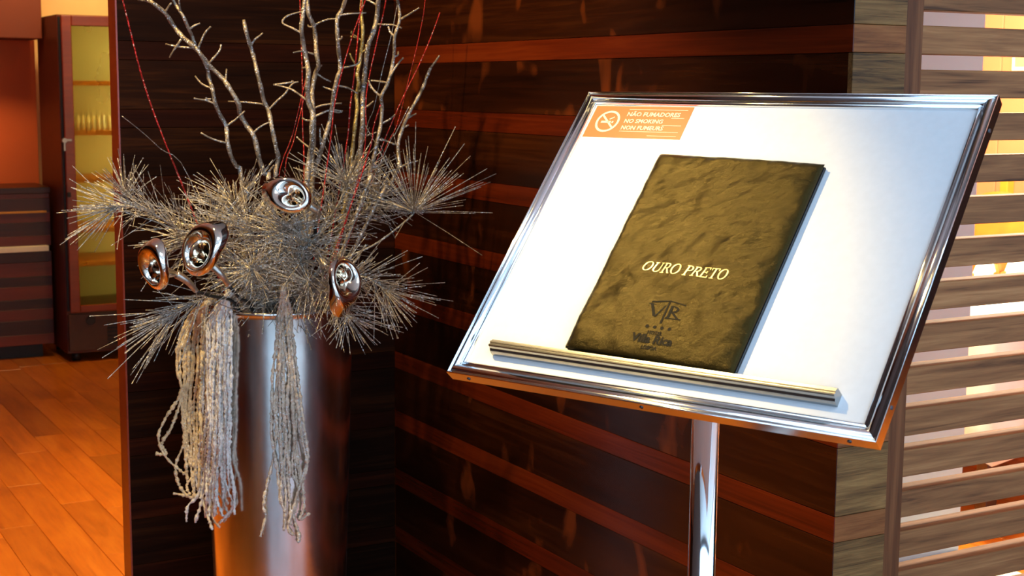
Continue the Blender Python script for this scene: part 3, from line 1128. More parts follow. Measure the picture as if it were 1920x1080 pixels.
BR = [
    # label, trace (root to tip), depth root/tip, thickness px (root, tip), twigs
    ('thick silvered branch leaning far left, its top leaving the frame', [(855, 1050), (830, 980), (800, 900), (770, 770), (730, 710), (690, 640), (680, 580), (620, 480), (590, 440), (510, 360), (440, 270), (370, 210), (320, 150), (270, 75), (210, 25), (160, -12), (110, -60), (60, -120)], 3.36, 3.18, 9.0, 7.0, 'twig',
     [[(420, 270), (340, 262), (272, 248)], [(345, 236), (315, 285), (293, 325)], [(265, 72), (282, 45), (303, 16)], [(515, 358), (575, 285), (583, 250)], [(608, 462), (612, 425), (615, 388)], [(772, 752), (805, 712), (852, 688)], [(190, 15), (150, 2), (118, 2)], [(850, 968), (868, 945), (880, 930)]]),
    ('slender silvered branch crossing in front of the thick left-leaning one', [(700, 1030), (670, 940), (640, 880), (620, 800), (612, 710), (580, 650), (550, 580), (535, 500), (515, 440), (505, 380), (470, 310), (440, 260), (420, 200), (400, 160), (370, 90), (330, 30), (305, -20), (270, -90)], 3.30, 3.12, 7.5, 5.0, 'twig',
     [[(612, 812), (560, 790), (510, 770), (470, 747)], [(612, 706), (665, 672), (717, 624)], [(550, 590), (500, 565), (470, 560), (430, 553)], [(522, 492), (480, 475), (455, 450), (438, 428)], [(408, 172), (435, 143), (464, 132)], [(460, 270), (490, 190), (525, 150)], [(352, 60), (350, 30), (346, -5)], [(500, 565), (499, 556), (500, 551)]]),
    ('straight blunt-ended silvered branch standing left of the middle', [(885, 1060), (905, 900), (895, 840), (870, 720), (850, 620), (825, 570), (805, 480), (785, 400), (765, 310), (745, 250), (725, 180), (711, 112)], 3.38, 3.30, 8.5, 6.5, 'twig',
     [[(762, 262), (775, 220), (795, 205), (818, 186)], [(850, 615), (900, 565), (940, 530), (985, 472), (1018, 460)], [(985, 472), (983, 462), (982, 456)], [(822, 598), (800, 583), (720, 575), (624, 570)]]),
    ('pale silvered branch with a crooked loop of twig on its left', [(1065, 1060), (1080, 900), (1095, 800), (1095, 700), (1100, 640), (1075, 570), (1070, 480), (1075, 400), (1060, 320), (1045, 240), (1035, 160), (1045, 80), (1055, -10), (1065, -110)], 3.32, 3.20, 10.0, 7.0, 'twig',
     [[(1030, 185), (985, 158), (928, 128), (958, 88), (1042, 64)], [(1060, 302), (1035, 288), (990, 296)], [(1058, 558), (990, 508), (940, 490), (884, 477)], [(1108, 658), (1165, 630), (1205, 618), (1268, 625)], [(1085, 680), (1062, 676), (1040, 664)], [(1068, 385), (1052, 380), (1040, 384)]]),
    ('gnarled silvered branch close behind the looped one', [(1095, 1060), (1098, 900), (1105, 760), (1102, 610), (1095, 520), (1115, 410), (1132, 370), (1120, 300), (1115, 220), (1105, 145), (1075, 75), (1068, -10), (1060, -100)], 3.42, 3.36, 9.0, 7.0, 'twig',
     [[(1105, 142), (1140, 125), (1190, 108), (1235, 106)], [(1120, 412), (1160, 440), (1202, 460)], [(1128, 380), (1142, 374), (1150, 366)], [(1090, 312), (1070, 295), (1055, 290)], [(1104, 612), (1160, 590), (1262, 580)], [(1085, 160), (1078, 150), (1072, 142)]]),
    ('smooth grey branch bowing right in the middle of the vase', [(1060, 1060), (1110, 950), (1140, 870), (1165, 780), (1190, 700), (1205, 620), (1220, 510), (1240, 430), (1255, 385), (1246, 300), (1240, 220), (1236, 110), (1265, 50), (1285, -10), (1310, -90)], 3.34, 3.22, 8.0, 6.5, 'twig',
     [[(1262, 382), (1330, 368), (1360, 350), (1372, 300)], [(1220, 512), (1190, 500), (1155, 488)], [(1242, 480), (1290, 492), (1312, 502), (1350, 525)], [(1252, 232), (1262, 215), (1262, 205)], [(1245, 88), (1300, 78), (1400, 72)], [(1205, 632), (1240, 632), (1266, 628)], [(1140, 868), (1080, 830), (1035, 795), (1010, 770)], [(1150, 830), (1142, 790), (1140, 720)]]),
    ('gilded branch glowing golden right of the middle', [(1300, 1060), (1318, 900), (1330, 780), (1340, 680), (1350, 600), (1345, 540), (1358, 470), (1350, 420), (1362, 360), (1372, 290), (1382, 180), (1372, 80), (1376, -10), (1380, -90)], 3.44, 3.40, 7.0, 6.0, 'twig_gold',
     [[(1400, 246), (1370, 225), (1340, 210), (1312, 205)], [(1318, 207), (1318, 190), (1318, 178)], [(1345, 380), (1325, 340), (1308, 300)], [(1350, 520), (1375, 500), (1380, 470)], [(1372, 300), (1395, 280), (1400, 250)]]),
    ('tall dark grey branch curving right beside the gilded one', [(1330, 1060), (1360, 970), (1368, 830), (1380, 700), (1380, 560), (1392, 420), (1408, 270), (1440, 180), (1458, 110), (1465, 40), (1470, -10), (1490, -100)], 3.36, 3.26, 9.0, 8.0, 'twig',
     [[(1465, 138), (1500, 138), (1550, 140), (1600, 158)], [(1460, 22), (1420, 5), (1380, -8)], [(1376, 612), (1410, 595), (1442, 568)], [(1370, 778), (1410, 760), (1458, 744)], [(1395, 900), (1385, 870), (1420, 850)], [(1392, 452), (1420, 480), (1428, 500)]]),
    ('thin pinkish branch forking near the top at right', [(1400, 1060), (1415, 980), (1440, 900), (1465, 780), (1482, 700), (1490, 600), (1484, 542), (1520, 470), (1545, 380), (1558, 290), (1560, 205), (1588, 112), (1582, 30), (1570, -20), (1555, -90)], 3.30, 3.20, 7.0, 4.5, 'twig',
     [[(1484, 542), (1450, 515), (1425, 480), (1412, 450)], [(1525, 462), (1480, 458), (1428, 453)], [(1530, 430), (1570, 370), (1608, 325)], [(1592, 108), (1640, 80), (1698, 44)], [(1490, 690), (1530, 672), (1562, 645)], [(1470, 790), (1500, 790), (1485, 780)], [(1556, 320), (1578, 310), (1580, 292)], [(1560, 205), (1535, 180), (1525, 150)]]),
    ('short bent silvered branch standing farthest right in the vase', [(1470, 1120), (1530, 1050), (1572, 960), (1588, 930), (1578, 820), (1605, 720), (1640, 640), (1690, 550), (1720, 490), (1742, 430), (1764, 378)], 3.36, 3.40, 7.0, 5.5, 'twig',
     [[(1582, 945), (1630, 922), (1692, 904)], [(1630, 665), (1655, 652), (1680, 640)], [(1608, 715), (1625, 710), (1638, 702)], [(1764, 380), (1790, 345), (1812, 312)], [(1540, 800), (1505, 790), (1484, 778)]]),
]
for (label, tr, Y0, Y1, r0, r1, mat, twigs) in BR:
    tp = from_z(tr)
    n = len(tp)
    root = pot_root(tp[0][0], Y0)
    P3 = [root]
    ys = [0.0]
    for i, (px, py) in enumerate(tp):
        q = i / (n - 1)
        P3.append(at(px, py, Y0 + (Y1 - Y0) * q + 0.012 * math.sin(i * 1.7)))
    sp = smooth_path(P3, 3)
    nn = len(sp)
    pxm = 3.3 / F_PX / 2 * 1.1
    rad = [(r0 + (r1 - r0) * i / (nn - 1)) * pxm * (1 + 0.10 * math.sin(i * 1.9) + R.uniform(-0.06, 0.06)) for i in range(nn)]
    rad[-1] *= 0.8
    t = thing('branch', label, 'branch', root)
    bm = bmesh.new()
    tube(bm, [p - root for p in sp], rad, 8)
    obj('branch_stem', bm, M[mat], t)
    for tw in twigs:
        tt = from_z(tw)
        a0 = tt[0]
        # depth of the nearest stem point on the trace
        bi = min(range(n), key=lambda i: (tp[i][0] - a0[0]) ** 2 + (tp[i][1] - a0[1]) ** 2)
        Yb = P3[bi + 1].y
        sgn = R.choice((-1, 1)) * R.uniform(0.3, 1.0)
        pts = [at(px, py, Yb + sgn * 0.010 * k_) for k_, (px, py) in enumerate(tt)]
        near = min(sp, key=lambda p: (p - pts[0]).length)
        pts[0] = pts[0].lerp(near, 0.6)
        ps = smooth_path(pts, 3)
        mm_ = len(ps)
        bm = bmesh.new()
        rr = [(3.9 - 1.3 * i / (mm_ - 1)) * pxm * (1 + R.uniform(-0.12, 0.12)) for i in range(mm_)]
        rr[-1] *= 1.1
        tube(bm, [p - root for p in ps], rr, 6)
        obj('twig', bm, M[mat], t)

# ---- red glitter rods and silver threads
RODS = [
    ('red glitter rod leaning left across the dark panel to the frame top', [(365, 1040), (300, 880), (200, 620), (130, 400), (75, 180), (28, -10), (0, -120)], 3.28, 3.1, 2.6, 'red'),
    ('fine silver thread slanting left over the dark panel', [(410, 1010), (240, 835), (130, 735), (28, 655)], 3.26, 3.1, 1.2, 'silver_thread'),
    ('red glitter rod running behind the crooked twig tip left of middle', [(900, 1060), (985, 760), (1045, 510), (1060, 440)], 3.46, 3.5, 1.5, 'red'),
    ('red glitter rod leaning right towards the looped branch', [(940, 1000), (990, 800), (1050, 555), (1075, 430)], 3.5, 3.54, 1.5, 'red'),
    ('upright red glitter rod along the left of the looped branch', [(1050, 1010), (1042, 700), (1040, 400), (1030, 100), (1025, -60)], 3.4, 3.44, 1.9, 'red'),
    ('red glitter rod rising past the smooth grey branch', [(1190, 860), (1220, 600), (1270, 380), (1330, 180), (1400, -10), (1420, -70)], 3.28, 3.2, 2.0, 'red'),
    ('bright red glitter rod in front of the gilded branch', [(1280, 880), (1310, 600), (1335, 400), (1362, 120), (1378, -40)], 3.38, 3.32, 2.6, 'red'),
    ('red glitter rod right of the tall dark grey branch', [(1370, 950), (1400, 540), (1450, 280), (1500, 60), (1520, -60)], 3.32, 3.2, 2.0, 'red'),
    ('red glitter rod just left of the thin pinkish branch', [(1395, 920), (1440, 720), (1480, 590)], 3.24, 3.2, 2.4, 'red'),
    ('long red glitter rod slanting right to the end of the bent branch', [(1450, 930), (1540, 700), (1620, 520), (1690, 380), (1760, 220), (1815, 70)], 3.44, 3.5, 1.8, 'red'),
    ('thin red rod crossing behind the bent branch', [(1480, 900), (1570, 710), (1630, 480), (1685, 260), (1722, 80), (1735, -40)], 3.5, 3.56, 1.1, 'red'),
    ('thin silver thread beside the thin pinkish branch', [(1380, 800), (1440, 620), (1490, 400), (1545, 180), (1580, -10)], 3.42, 3.4, 1.1, 'silver_thread'),
    ('thin silver thread in front of the bent branch', [(1500, 870), (1560, 760), (1640, 600)], 3.22, 3.18, 1.2, 'silver_thread'),
]
for label, tr, Y0, Y1, r0, mat in RODS:
    tp = from_z(tr)
    root = pot_root(tp[0][0], Y0)
    P3 = [root] + [at(px, py, Y0 + (Y1 - Y0) * i / (len(tp) - 1)) for i, (px, py) in enumerate(tp)]
    sp = smooth_path(P3, 4)
    bm = bmesh.new()
    tube(bm, [p - root for p in sp], [r0 * 3.3 / F_PX / 1.7 * (1 + R.uniform(-0.15, 0.15)) for _ in sp], 6)
    o = obj('glitter_rod' if mat == 'red' else 'glitter_thread', bm, M[mat])
    o.location = root
    tag(o, label, 'rod' if mat == 'red' else 'thread')

# ---- glittered pine sprays
SPR = [
    # label, path px + depth, needle start fraction, count, length m, spread, forward
    ('pine spray reaching farthest left across the glass cabinet', [(470, 560, 3.36), (390, 475, 3.26), (300, 408, 3.18), (240, 386, 3.14), (214, 390, 3.12)], 0.45, 100, 0.112, 0.45, 0.85),
    ('pine spray whose needles stand up at the left panel edge', [(480, 560, 3.42), (390, 430, 3.40), (300, 388, 3.36), (248, 384, 3.32), (232, 358, 3.30)], 0.40, 105, 0.090, 0.75, 0.7),
    ('pine spray drooping at lower left beside the tan tassel', [(470, 566, 3.34), (410, 552, 3.20), (360, 570, 3.12), (322, 592, 3.08)], 0.35, 95, 0.145, 0.45, 0.9),
    ('pine spray on a long bare curved stem reaching far right', [(570, 560, 3.34), (610, 502, 3.26), (700, 460, 3.30), (768, 408, 3.32), (776, 396, 3.32)], 0.90, 110, 0.145, 0.95, 0.55),
    ('pine spray fanning out at lower right over the dark panel', [(570, 562, 3.32), (640, 520, 3.24), (692, 522, 3.20), (724, 548, 3.18)], 0.35, 150, 0.115, 0.65, 0.7),
    ('pine spray hanging over the right side of the vase rim', [(570, 566, 3.30), (612, 556, 3.18), (640, 574, 3.13), (652, 598, 3.11)], 0.2, 105, 0.095, 0.70, 0.7),
    ('pine spray bursting upwards right of the middle branches', [(545, 560, 3.38), (600, 440, 3.36), (645, 365, 3.34), (652, 340, 3.34)], 0.40, 250, 0.100, 0.95, 0.5),
    ('pine spray behind the twigs at right, below the bent branch', [(570, 560, 3.44), (630, 450, 3.50), (690, 390, 3.52), (712, 372, 3.52)], 0.40, 220, 0.090, 0.90, 0.5),
    ('pine spray above the two left silver lilies', [(500, 566, 3.34), (450, 500, 3.24), (395, 420, 3.20)], 0.25, 260, 0.095, 1.0, 0.4),
    ('pine spray below the right silver lily', [(545, 570, 3.26), (590, 545, 3.16), (628, 552, 3.12)], 0.25, 170, 0.080, 0.95, 0.4),
    ('pine spray under the upper silver lily', [(520, 566, 3.30), (535, 480, 3.18), (530, 420, 3.16)], 0.2, 260, 0.085, 1.0, 0.3),
    ('pine spray standing at the foot of the thick left branch', [(500, 560, 3.38), (455, 440, 3.34), (440, 375, 3.32)], 0.3, 250, 0.095, 1.0, 0.4),
    ('pine spray left of the right silver lily', [(530, 566, 3.26), (560, 500, 3.16), (580, 450, 3.14)], 0.2, 240, 0.085, 1.0, 0.3),
    ('pine spray behind the left lily with a drooping tip', [(480, 566, 3.36), (400, 480, 3.30), (330, 446, 3.26)], 0.25, 240, 0.090, 0.95, 0.4),
    ('pine spray between the tassels over the vase rim', [(500, 570, 3.28), (490, 530, 3.18), (470, 500, 3.14)], 0.15, 220, 0.075, 1.0, 0.25),
    ('pine spray at the far back above the vase middle', [(530, 560, 3.46), (560, 440, 3.50), (580, 380, 3.52)], 0.3, 220, 0.090, 1.0, 0.4),
    ('pine spray low in the middle beside the taupe tassel', [(540, 570, 3.30), (565, 545, 3.18), (580, 525, 3.14)], 0.1, 200, 0.075, 1.0, 0.25),
    ('pine spray in the middle between the left and upper lilies', [(510, 566, 3.32), (480, 470, 3.22), (465, 415, 3.20)], 0.2, 260, 0.095, 1.0, 0.35),
]


def needle_mesh(bm, p, d, L, r):
    d = (d.normalized() + Vector((R.gauss(0, 1), R.gauss(0, 1), R.gauss(0, 1))) * 0.22).normalized()
    a = d.cross(Vector((0.3, 0.5, 0.81))).normalized()
    b = d.cross(a)
    bend = a * R.uniform(-0.06, 0.06) * L + Vector((0, 0, -0.03 * L))
    rings = []
    for q, rr in ((0.0, r * 0.8), (0.5, r), (1.0, r * 0.85)):
        c = p + d * L * q + bend * q * q
        rings.append([bm.verts.new(c + (a * math.cos(2 * PI * k_ / 3) + b * math.sin(2 * PI * k_ / 3)) * rr) for k_ in range(3)])
    for i in range(2):
        for k_ in range(3):
            bm.faces.new((rings[i][k_], rings[i][(k_ + 1) % 3], rings[i + 1][(k_ + 1) % 3], rings[i + 1][k_]))
    bm.faces.new(rings[2])
    for _g in range(R.choice((0, 0, 1, 1))):        # glitter grains
        c = p + d * L * R.uniform(0.2, 1.0)
        c += bend * ((c - p).length / L) ** 2
        g = R.uniform(0.0011, 0.0019)
        vs = [bm.verts.new(c + Vector(v) * g) for v in ((1, 0, -.7), (-1, 0, -.7), (0, 1, .7), (0, -1, .7))]
        for f in ((0, 1, 2), (0, 3, 1), (0, 2, 3), (1, 3, 2)):
            bm.faces.new([vs[i] for i in f]).material_index = 1


for label, pth, st0, cnt, L, spread, fwd in SPR:
    root = pot_root(pth[0][0], pth[0][2])
    P3 = [root] + [at(*p) for p in pth]
    sp = smooth_path(P3, 5)
    t = thing('pine_spray', label, 'spray', root)
    bm = bmesh.new()
    tube(bm, [p - root for p in sp], [0.0030 - 0.0012 * i / (len(sp) - 1) for i in range(len(sp))], 6)
    obj('spray_stem', bm, M['spray_stem'], t)
    bm = bmesh.new()
    ns = len(sp) - 1
    for i in range(int(cnt * (0.85 if spread > 0.9 else 1.0))):
        q = st0 + (1 - st0) * (R.random() if R.random() < 0.8 else R.uniform(0.8, 1.0))
        fi = q * ns
        i0 = min(int(fi), ns - 1)
        p = sp[i0].lerp(sp[i0 + 1], fi - i0)
        tg = (sp[i0 + 1] - sp[i0]).normalized()
        rnd = Vector((R.gauss(0, 1), R.gauss(0, 1) * 0.7, R.gauss(0, 1)))
        rnd -= tg * rnd.dot(tg)
        rnd.normalize()
        d = tg * fwd * R.uniform(0.3, 1.1) + rnd * spread * R.uniform(0.2, 1.0)
        ln = L * (1.2 if spread > 0.9 else 1.0) * R.choice((R.uniform(0.45, 0.9), R.uniform(0.7, 1.15), R.uniform(0.9, 1.35)))
        # needles stay clear of the vase wall
        needle_mesh(bm, p - root, d, ln, 0.0009)
    nd = obj('needles', bm, [M['needle'], M['sparkle']], t)
    nd['kind'] = 'stuff'


# ---- silver calla lilies
CPR = [(0.045, 0.0), (0.08, 0.16), (0.125, 0.34), (0.175, 0.52), (0.235, 0.70), (0.305, 0.86), (0.385, 0.97), (0.47, 1.02), (0.535, 0.98), (0.565, 0.89), (0.56, 0.81)]


def calla(label, base, axis, up, size, sleeve, stem, tiplen=0.55):
    """base: throat point, axis: towards the mouth, up: direction of the pointed tip"""
    base = Vector(base)
    axis = Vector(axis).normalized()
    up = Vector(up)
    up = (up - axis * up.dot(axis)).normalized()
    side = axis.cross(up)
    t = thing('calla_lily', label, 'flower', base)
    bm = bmesh.new()
    NS, NT_ = 14, 40
    rings = []
    for i in range(NS + 1):
        s_ = i / NS
        ring = []
        for k_ in range(NT_):
            th = 2 * PI * k_ / NT_
            c = math.cos(th)
            tipf = max(0.0, c) ** 5
            fi_ = s_ * (len(CPR) - 1)
            i0_ = min(int(fi_), len(CPR) - 2)
            fq = fi_ - i0_
            r = CPR[i0_][0] * (1 - fq) + CPR[i0_ + 1][0] * fq
            z_ = CPR[i0_][1] * (1 - fq) + CPR[i0_ + 1][1] * fq
            roll = max(0.0, s_ - 0.62) / 0.38
            zz = z_ * 1.15 + 0.30 * min(z_, 1.0) ** 2 * c + 0.10 * roll * roll * c
            rr = r * (1 + tiplen * tipf * roll ** 1.5) * (1.0 + 0.20 * z_ * c) * (1 - 0.08 * z_ * abs(math.sin(th)))
            ring.append(bm.verts.new((axis * zz * 0.85 + up * rr * c + side * rr * math.sin(th)) * size))
        rings.append(ring)
    for i in range(NS):
        for k_ in range(NT_):
            f = bm.faces.new((rings[i][k_], rings[i][(k_ + 1) % NT_], rings[i + 1][(k_ + 1) % NT_], rings[i + 1][k_]))
            f.smooth = True
    bm.faces.new(rings[0][::-1])
    o = obj('bloom', bm, M['mirror'], t)
    so = o.modifiers.new('solid', 'SOLIDIFY')
    so.thickness = 0.0022
    so.offset = 0
    sb = o.modifiers.new('sub', 'SUBSURF')
    sb.levels = sb.render_levels = 1
    bm = bmesh.new()
    pts = smooth_path([Vector((0, 0, 0)) + axis * 0.02 * size] + [Vector(p) - base for p in sleeve], 4)
    n_ = len(pts)
    tube(bm, pts, [0.0095 - 0.004 * i / (n_ - 1) for i in range(n_)], 12)
    obj('sleeve', bm, M['sleeve'], t)
    bm = bmesh.new()
    pts = smooth_path([Vector(p) - base for p in [sleeve[-1]] + stem], 4)
    tube(bm, pts, 0.0038, 8)
    obj('stem', bm, M['stem'], t)


calla('silver calla lily at far left, its mouth turned to the left', at(332, 514, 3.08), (-0.50, -0.84, 0.20), (0.25, -0.2, 1), 0.082,
      [at(352, 528, 3.09), at(368, 546, 3.11)], [at(400, 556, 3.15), at(440, 568, 3.22), pot_root(460, 3.3)], 0.35)
calla('silver calla lily facing the viewer, second from left', at(400, 500, 3.10), (-0.22, -0.86, 0.46), (0.75, 0, 0.7), 0.092,
      [at(414, 514, 3.10), at(430, 536, 3.12)], [at(450, 560, 3.15), at(470, 572, 3.22), pot_root(480, 3.3)], 0.45)
calla('silver calla lily at right with its pointed tip hanging down', at(612, 500, 3.12), (0.66, -0.72, -0.20), (0.1, -0.3, -1), 0.078,
      [at(602, 488, 3.13), at(596, 470, 3.16)], [at(588, 440, 3.2), at(570, 500, 3.26), pot_root(560, 3.32)], 0.8)
calla('silver calla lily topmost, lying on the needles with its tip to the left', at(580, 386, 3.14), (-0.45, -0.80, 0.40), (-0.9, 0.0, 0.35), 0.070,
      [at(596, 398, 3.15), at(591, 414, 3.17)], [at(590, 450, 3.2), at(575, 520, 3.26), pot_root(550, 3.3)], 0.8)


# ---- beaded yarn tassels over the rim
def pot_front(px, py, extra=0.006):
    """point on (or beside) the front of the vase wall under a pixel"""
    Y = 3.4
    for _ in range(6):
        p = at(px, py, Y)
        zq = min(max(p.z / ztop, 0), 1)
        r = rb + (RP - rb) * zq + extra
        dx = p.x - PC.x
        if abs(dx) < r:
            Y = PC.y - math.sqrt(r * r - dx * dx)
        else:
            Y = PC.y - 0.01
    return at(px, py, Y)


def yarn(bm, pts, r, seed):
    rr = random.Random(seed)
    sp = smooth_path(pts, 1)
    # resample densely so that the beads read as bumps
    dense = []
    for i in range(len(sp) - 1):
        n_ = max(2, int((sp[i + 1] - sp[i]).length / 0.0042))
        for k_ in range(n_):
            dense.append(sp[i].lerp(sp[i + 1], k_ / n_))
    dense.append(sp[-1])
    dense = [p + Vector((rr.uniform(-1, 1), rr.uniform(-1, 1), 0)) * 0.0007 for p in dense]
    rad = [r * rr.choice((0.6, 0.85, 1.0, 1.15, 1.6)) for _ in dense]
    tube(bm, dense, rad, 5)


def tassel(label, mat, tie, strands, seed, cat='tassel'):
    rr = random.Random(seed)
    root = at(tie[0], tie[1], tie[2])
    t = thing('yarn_tassel', label, cat, root)
    for i, tr in enumerate(strands):
        pts = [root + Vector((rr.uniform(-.004, .004), rr.uniform(-.004, .004), rr.uniform(-.003, .003)))]
        for j, (px, py) in enumerate(tr):
            pts.append(pot_front(px, py, 0.005 + 0.011 * rr.random()))
        sp = smooth_path(pts, 5)
        bm = bmesh.new()
        yarn(bm, [p - root for p in sp], 0.0034, seed * 100 + i)
        obj('strand', bm, mat, t)
    bm = bmesh.new()
    tube(bm, [root - root + Vector((0, 0, -0.006)), Vector((0, 0, 0.004)), Vector((0.004, 0.03, 0.0)), pot_root(tie[0], 3.36) - root], [0.006, 0.009, 0.007, 0.004], 8)
    obj('knot', bm, mat, t)


def hang(x_top, x_mid, x_end, y_end, rr, y0=585, wob=4):
    ys = [y0, 640, 700, 760, 820, 880, 930, y_end]
    ys = [y for y in ys[:-1] if y < y_end - 15] + [y_end]
    out = []
    for y in ys:
        q = (y - y0) / max(1, (y_end - y0))
        x = x_top + (x_mid - x_top) * min(1, q * 2) if q < 0.5 else x_mid + (x_end - x_mid) * (q - 0.5) * 2
        out.append((x + rr.uniform(-wob, wob), y))
    return out


rr = random.Random(3)
tan = [[(357, 590), (336, 640), (332, 690), (340, 735), (310, 785), (297, 820), (310, 855), (338, 882), (350, 890)],
       [(359, 590), (340, 645), (338, 700), (340, 745), (322, 800), (304, 830), (312, 850), (303, 852), (292, 850)],
       [(362, 590), (345, 640), (346, 720), (348, 790), (345, 830), (330, 870), (334, 905), (352, 930), (368, 932)],
       [(368, 590), (352, 650), (356, 750), (352, 830), (366, 880), (350, 910), (354, 928), (325, 925)]]
for i in range(11):
    x0_ = 358 + i * 3.0
    tan.append(hang(x0_, 340 + i * 3.8, 348 + i * 3.0, rr.choice((850, 875, 892, 905, 918, 932)), rr, 590, 4))
tassel('tan beaded yarn tassel hanging leftmost over the vase rim', M['tan_yarn'], (390, 566, 3.235), tan, 11)
gry = [[(396, 600), (383, 680), (380, 780), (372, 860), (368, 900), (382, 945), (398, 992)],
       [(400, 600), (388, 690), (392, 800), (380, 870), (372, 925), (352, 950), (350, 978)],
       [(404, 600), (396, 700), (394, 820), (384, 900), (378, 940), (366, 980)],
       [(418, 600), (420, 700), (424, 820), (418, 880), (428, 920), (436, 950), (412, 980)],
       [(424, 600), (428, 700), (432, 800), (430, 860), (438, 910), (440, 965)],
       [(410, 600), (408, 720), (404, 840), (396, 905), (408, 940), (418, 968)]]
for i in range(13):
    x0_ = 392 + i * 3.3
    gry.append(hang(x0_, 384 + i * 4.0, 378 + i * 4.2, rr.choice((875, 895, 915, 935, 950, 968)), rr, 595, 4))
tassel('pale grey beaded yarn tassel hanging second from left', M['grey_yarn'], (428, 552, 3.205), gry, 12)
brw = [[(524, 590), (520, 690), (518, 800), (512, 860), (500, 910), (494, 950), (498, 968), (488, 1006)],
       [(536, 590), (545, 690), (552, 780), (556, 860), (562, 905), (548, 960), (540, 990), (552, 1004)],
       [(544, 590), (556, 690), (570, 800), (577, 860), (562, 910), (550, 960), (560, 1000), (560, 1018)],
       [(540, 590), (552, 700), (566, 820), (576, 870), (568, 905), (570, 950), (562, 975), (580, 962)],
       [(528, 590), (530, 700), (536, 820), (532, 870), (524, 920), (532, 950)]]
for i in range(9):
    x0_ = 521 + i * 2.9
    brw.append(hang(x0_, 508 + i * 6.0, 528 + i * 4.2, rr.choice((900, 930, 945, 960, 985, 995)), rr, 592, 5))
tassel('taupe beaded yarn tassel hanging at the middle front of the vase', M['brown_yarn'], (531, 542, 3.165), brw, 13)

# ================================================================== HALL AT LEFT: wine cooler and counter
FS, FT = -0.02, 5.74
cab = thing('wine_cooler', 'tall mahogany cooler cabinet with misted glass door and lit shelves', 'cabinet', B(FS, FT), AL)
CWD, CDP, CHT = 0.60, 0.50, 1.775
# carcass: sides, top, bottom, back as one body with an open front
bm = bmesh.new()
box(bm, 0, 0.022, 0.02, CDP, 0.045, CHT)
box(bm, CWD - 0.022, CWD, 0.02, CDP, 0.045, CHT)
box(bm, 0.022, CWD - 0.022, 0.02, CDP, CHT - 0.03, CHT)
box(bm, 0.022, CWD - 0.022, 0.02, CDP, 0.045, 0.275)
box(bm, 0.022, CWD - 0.022, CDP - 0.02, CDP, 0.275, CHT - 0.03)
bo = obj('cabinet_body', bm, M['cab_side'], cab)
bm = bmesh.new()
box(bm, 0.0225, CWD - 0.0225, CDP - 0.028, CDP - 0.0205, 0.276, CHT - 0.031)
box(bm, 0.0225, 0.028, 0.05, CDP - 0.028, 0.276, CHT - 0.031)
box(bm, CWD - 0.028, CWD - 0.0225, 0.05, CDP - 0.028, 0.276, CHT - 0.031)
obj('cabinet_liner', bm, M['cab_liner'], cab)
new_box('gasket', M['cab_dark'], cab, (0.003, 0.012, 0.004, 0.0195, 0.27, CHT - 0.012))
door = bpy.data.objects.new('cabinet_door', None)
C.objects.link(door)
door.parent = cab
z0, z1 = 0.262, CHT - 0.004
for nm, d in (('door_stile', (0.012, 0.062, -0.022, 0.003, z0, z1)), ('door_stile', (CWD - 0.062, CWD - 0.002, -0.022, 0.003, z0, z1)),
              ('door_rail', (0.062, CWD - 0.062, -0.022, 0.003, z1 - 0.052, z1)), ('door_rail', (0.062, CWD - 0.062, -0.022, 0.003, z0, z0 + 0.036))):
    new_box(nm, M['cab_door'], door, d, 0.004)
new_box('door_glass', M['cab_glass'], door, (0.060, CWD - 0.060, -0.010, -0.005, z0 + 0.033, z1 - 0.049))
new_box('door_handle', M['cab_dark'], door, (0.012, 0.030, -0.040, -0.021, 0.86, 0.885), 0.004)
bm = bmesh.new()
tube(bm, [(0.008, -0.022, 1.146), (0.008, -0.036, 1.146)], [0.014, 0.012], 12)
box(bm, 0.004, 0.012, -0.030, -0.024, 1.095, 1.14)
box(bm, 0.013, 0.045, -0.026, -0.022, 1.143, 1.153)
obj('lock', bm, M['silver_lock'], door)
shelf_z = []
for py in (156, 249, 337, 430, 492):
    p = at(170, py, 7.55)
    zz = p.z
    shelf_z.append(zz)
    new_box('shelf', M['shelf_edge'], cab, (0.030, CWD - 0.030, 0.045, CDP - 0.04, zz - 0.012, zz + 0.012), 0.002)
cl_ = bpy.data.lights.new('cooler_tube', 'AREA')
cl_.shape, cl_.size, cl_.size_y, cl_.energy, cl_.color = 'RECTANGLE', 0.03, 1.35, 4.2, (1.0, 0.90, 0.52)
clo = bpy.data.objects.new('cooler_tube', cl_)
C.objects.link(clo)
clo.location = B(FS + 0.55, FT + 0.05, 1.05)
aim(clo, B(FS + 0.15, FT + 0.42, 1.02))
new_box('base_panel', M['cab_base'], cab, (0.004, CWD - 0.004, -0.006, 0.0195, 0.06, 0.252), 0.003)
bm = bmesh.new()
for i in range(6):
    box(bm, 0.20, CWD - 0.05, -0.011, -0.006, 0.085 + i * 0.020, 0.096 + i * 0.020)
obj('vent_grille', bm, M['cab_dark'], cab)
bm = bmesh.new()
nn = 20
tube(bm, [(0.115, -0.010, 0.215), (0.115, -0.006, 0.215)], [0.022, 0.024], 16)
obj('dial', bm, M['cab_dark'], cab)
for sx in (0.05, CWD - 0.05):
    for sy in (0.06, CDP - 0.06):
        bm = bmesh.new()
        tube(bm, [(sx, sy, 0.0), (sx, sy, 0.046)], 0.022, 12)
        obj('foot', bm, M['cab_dark'], cab)
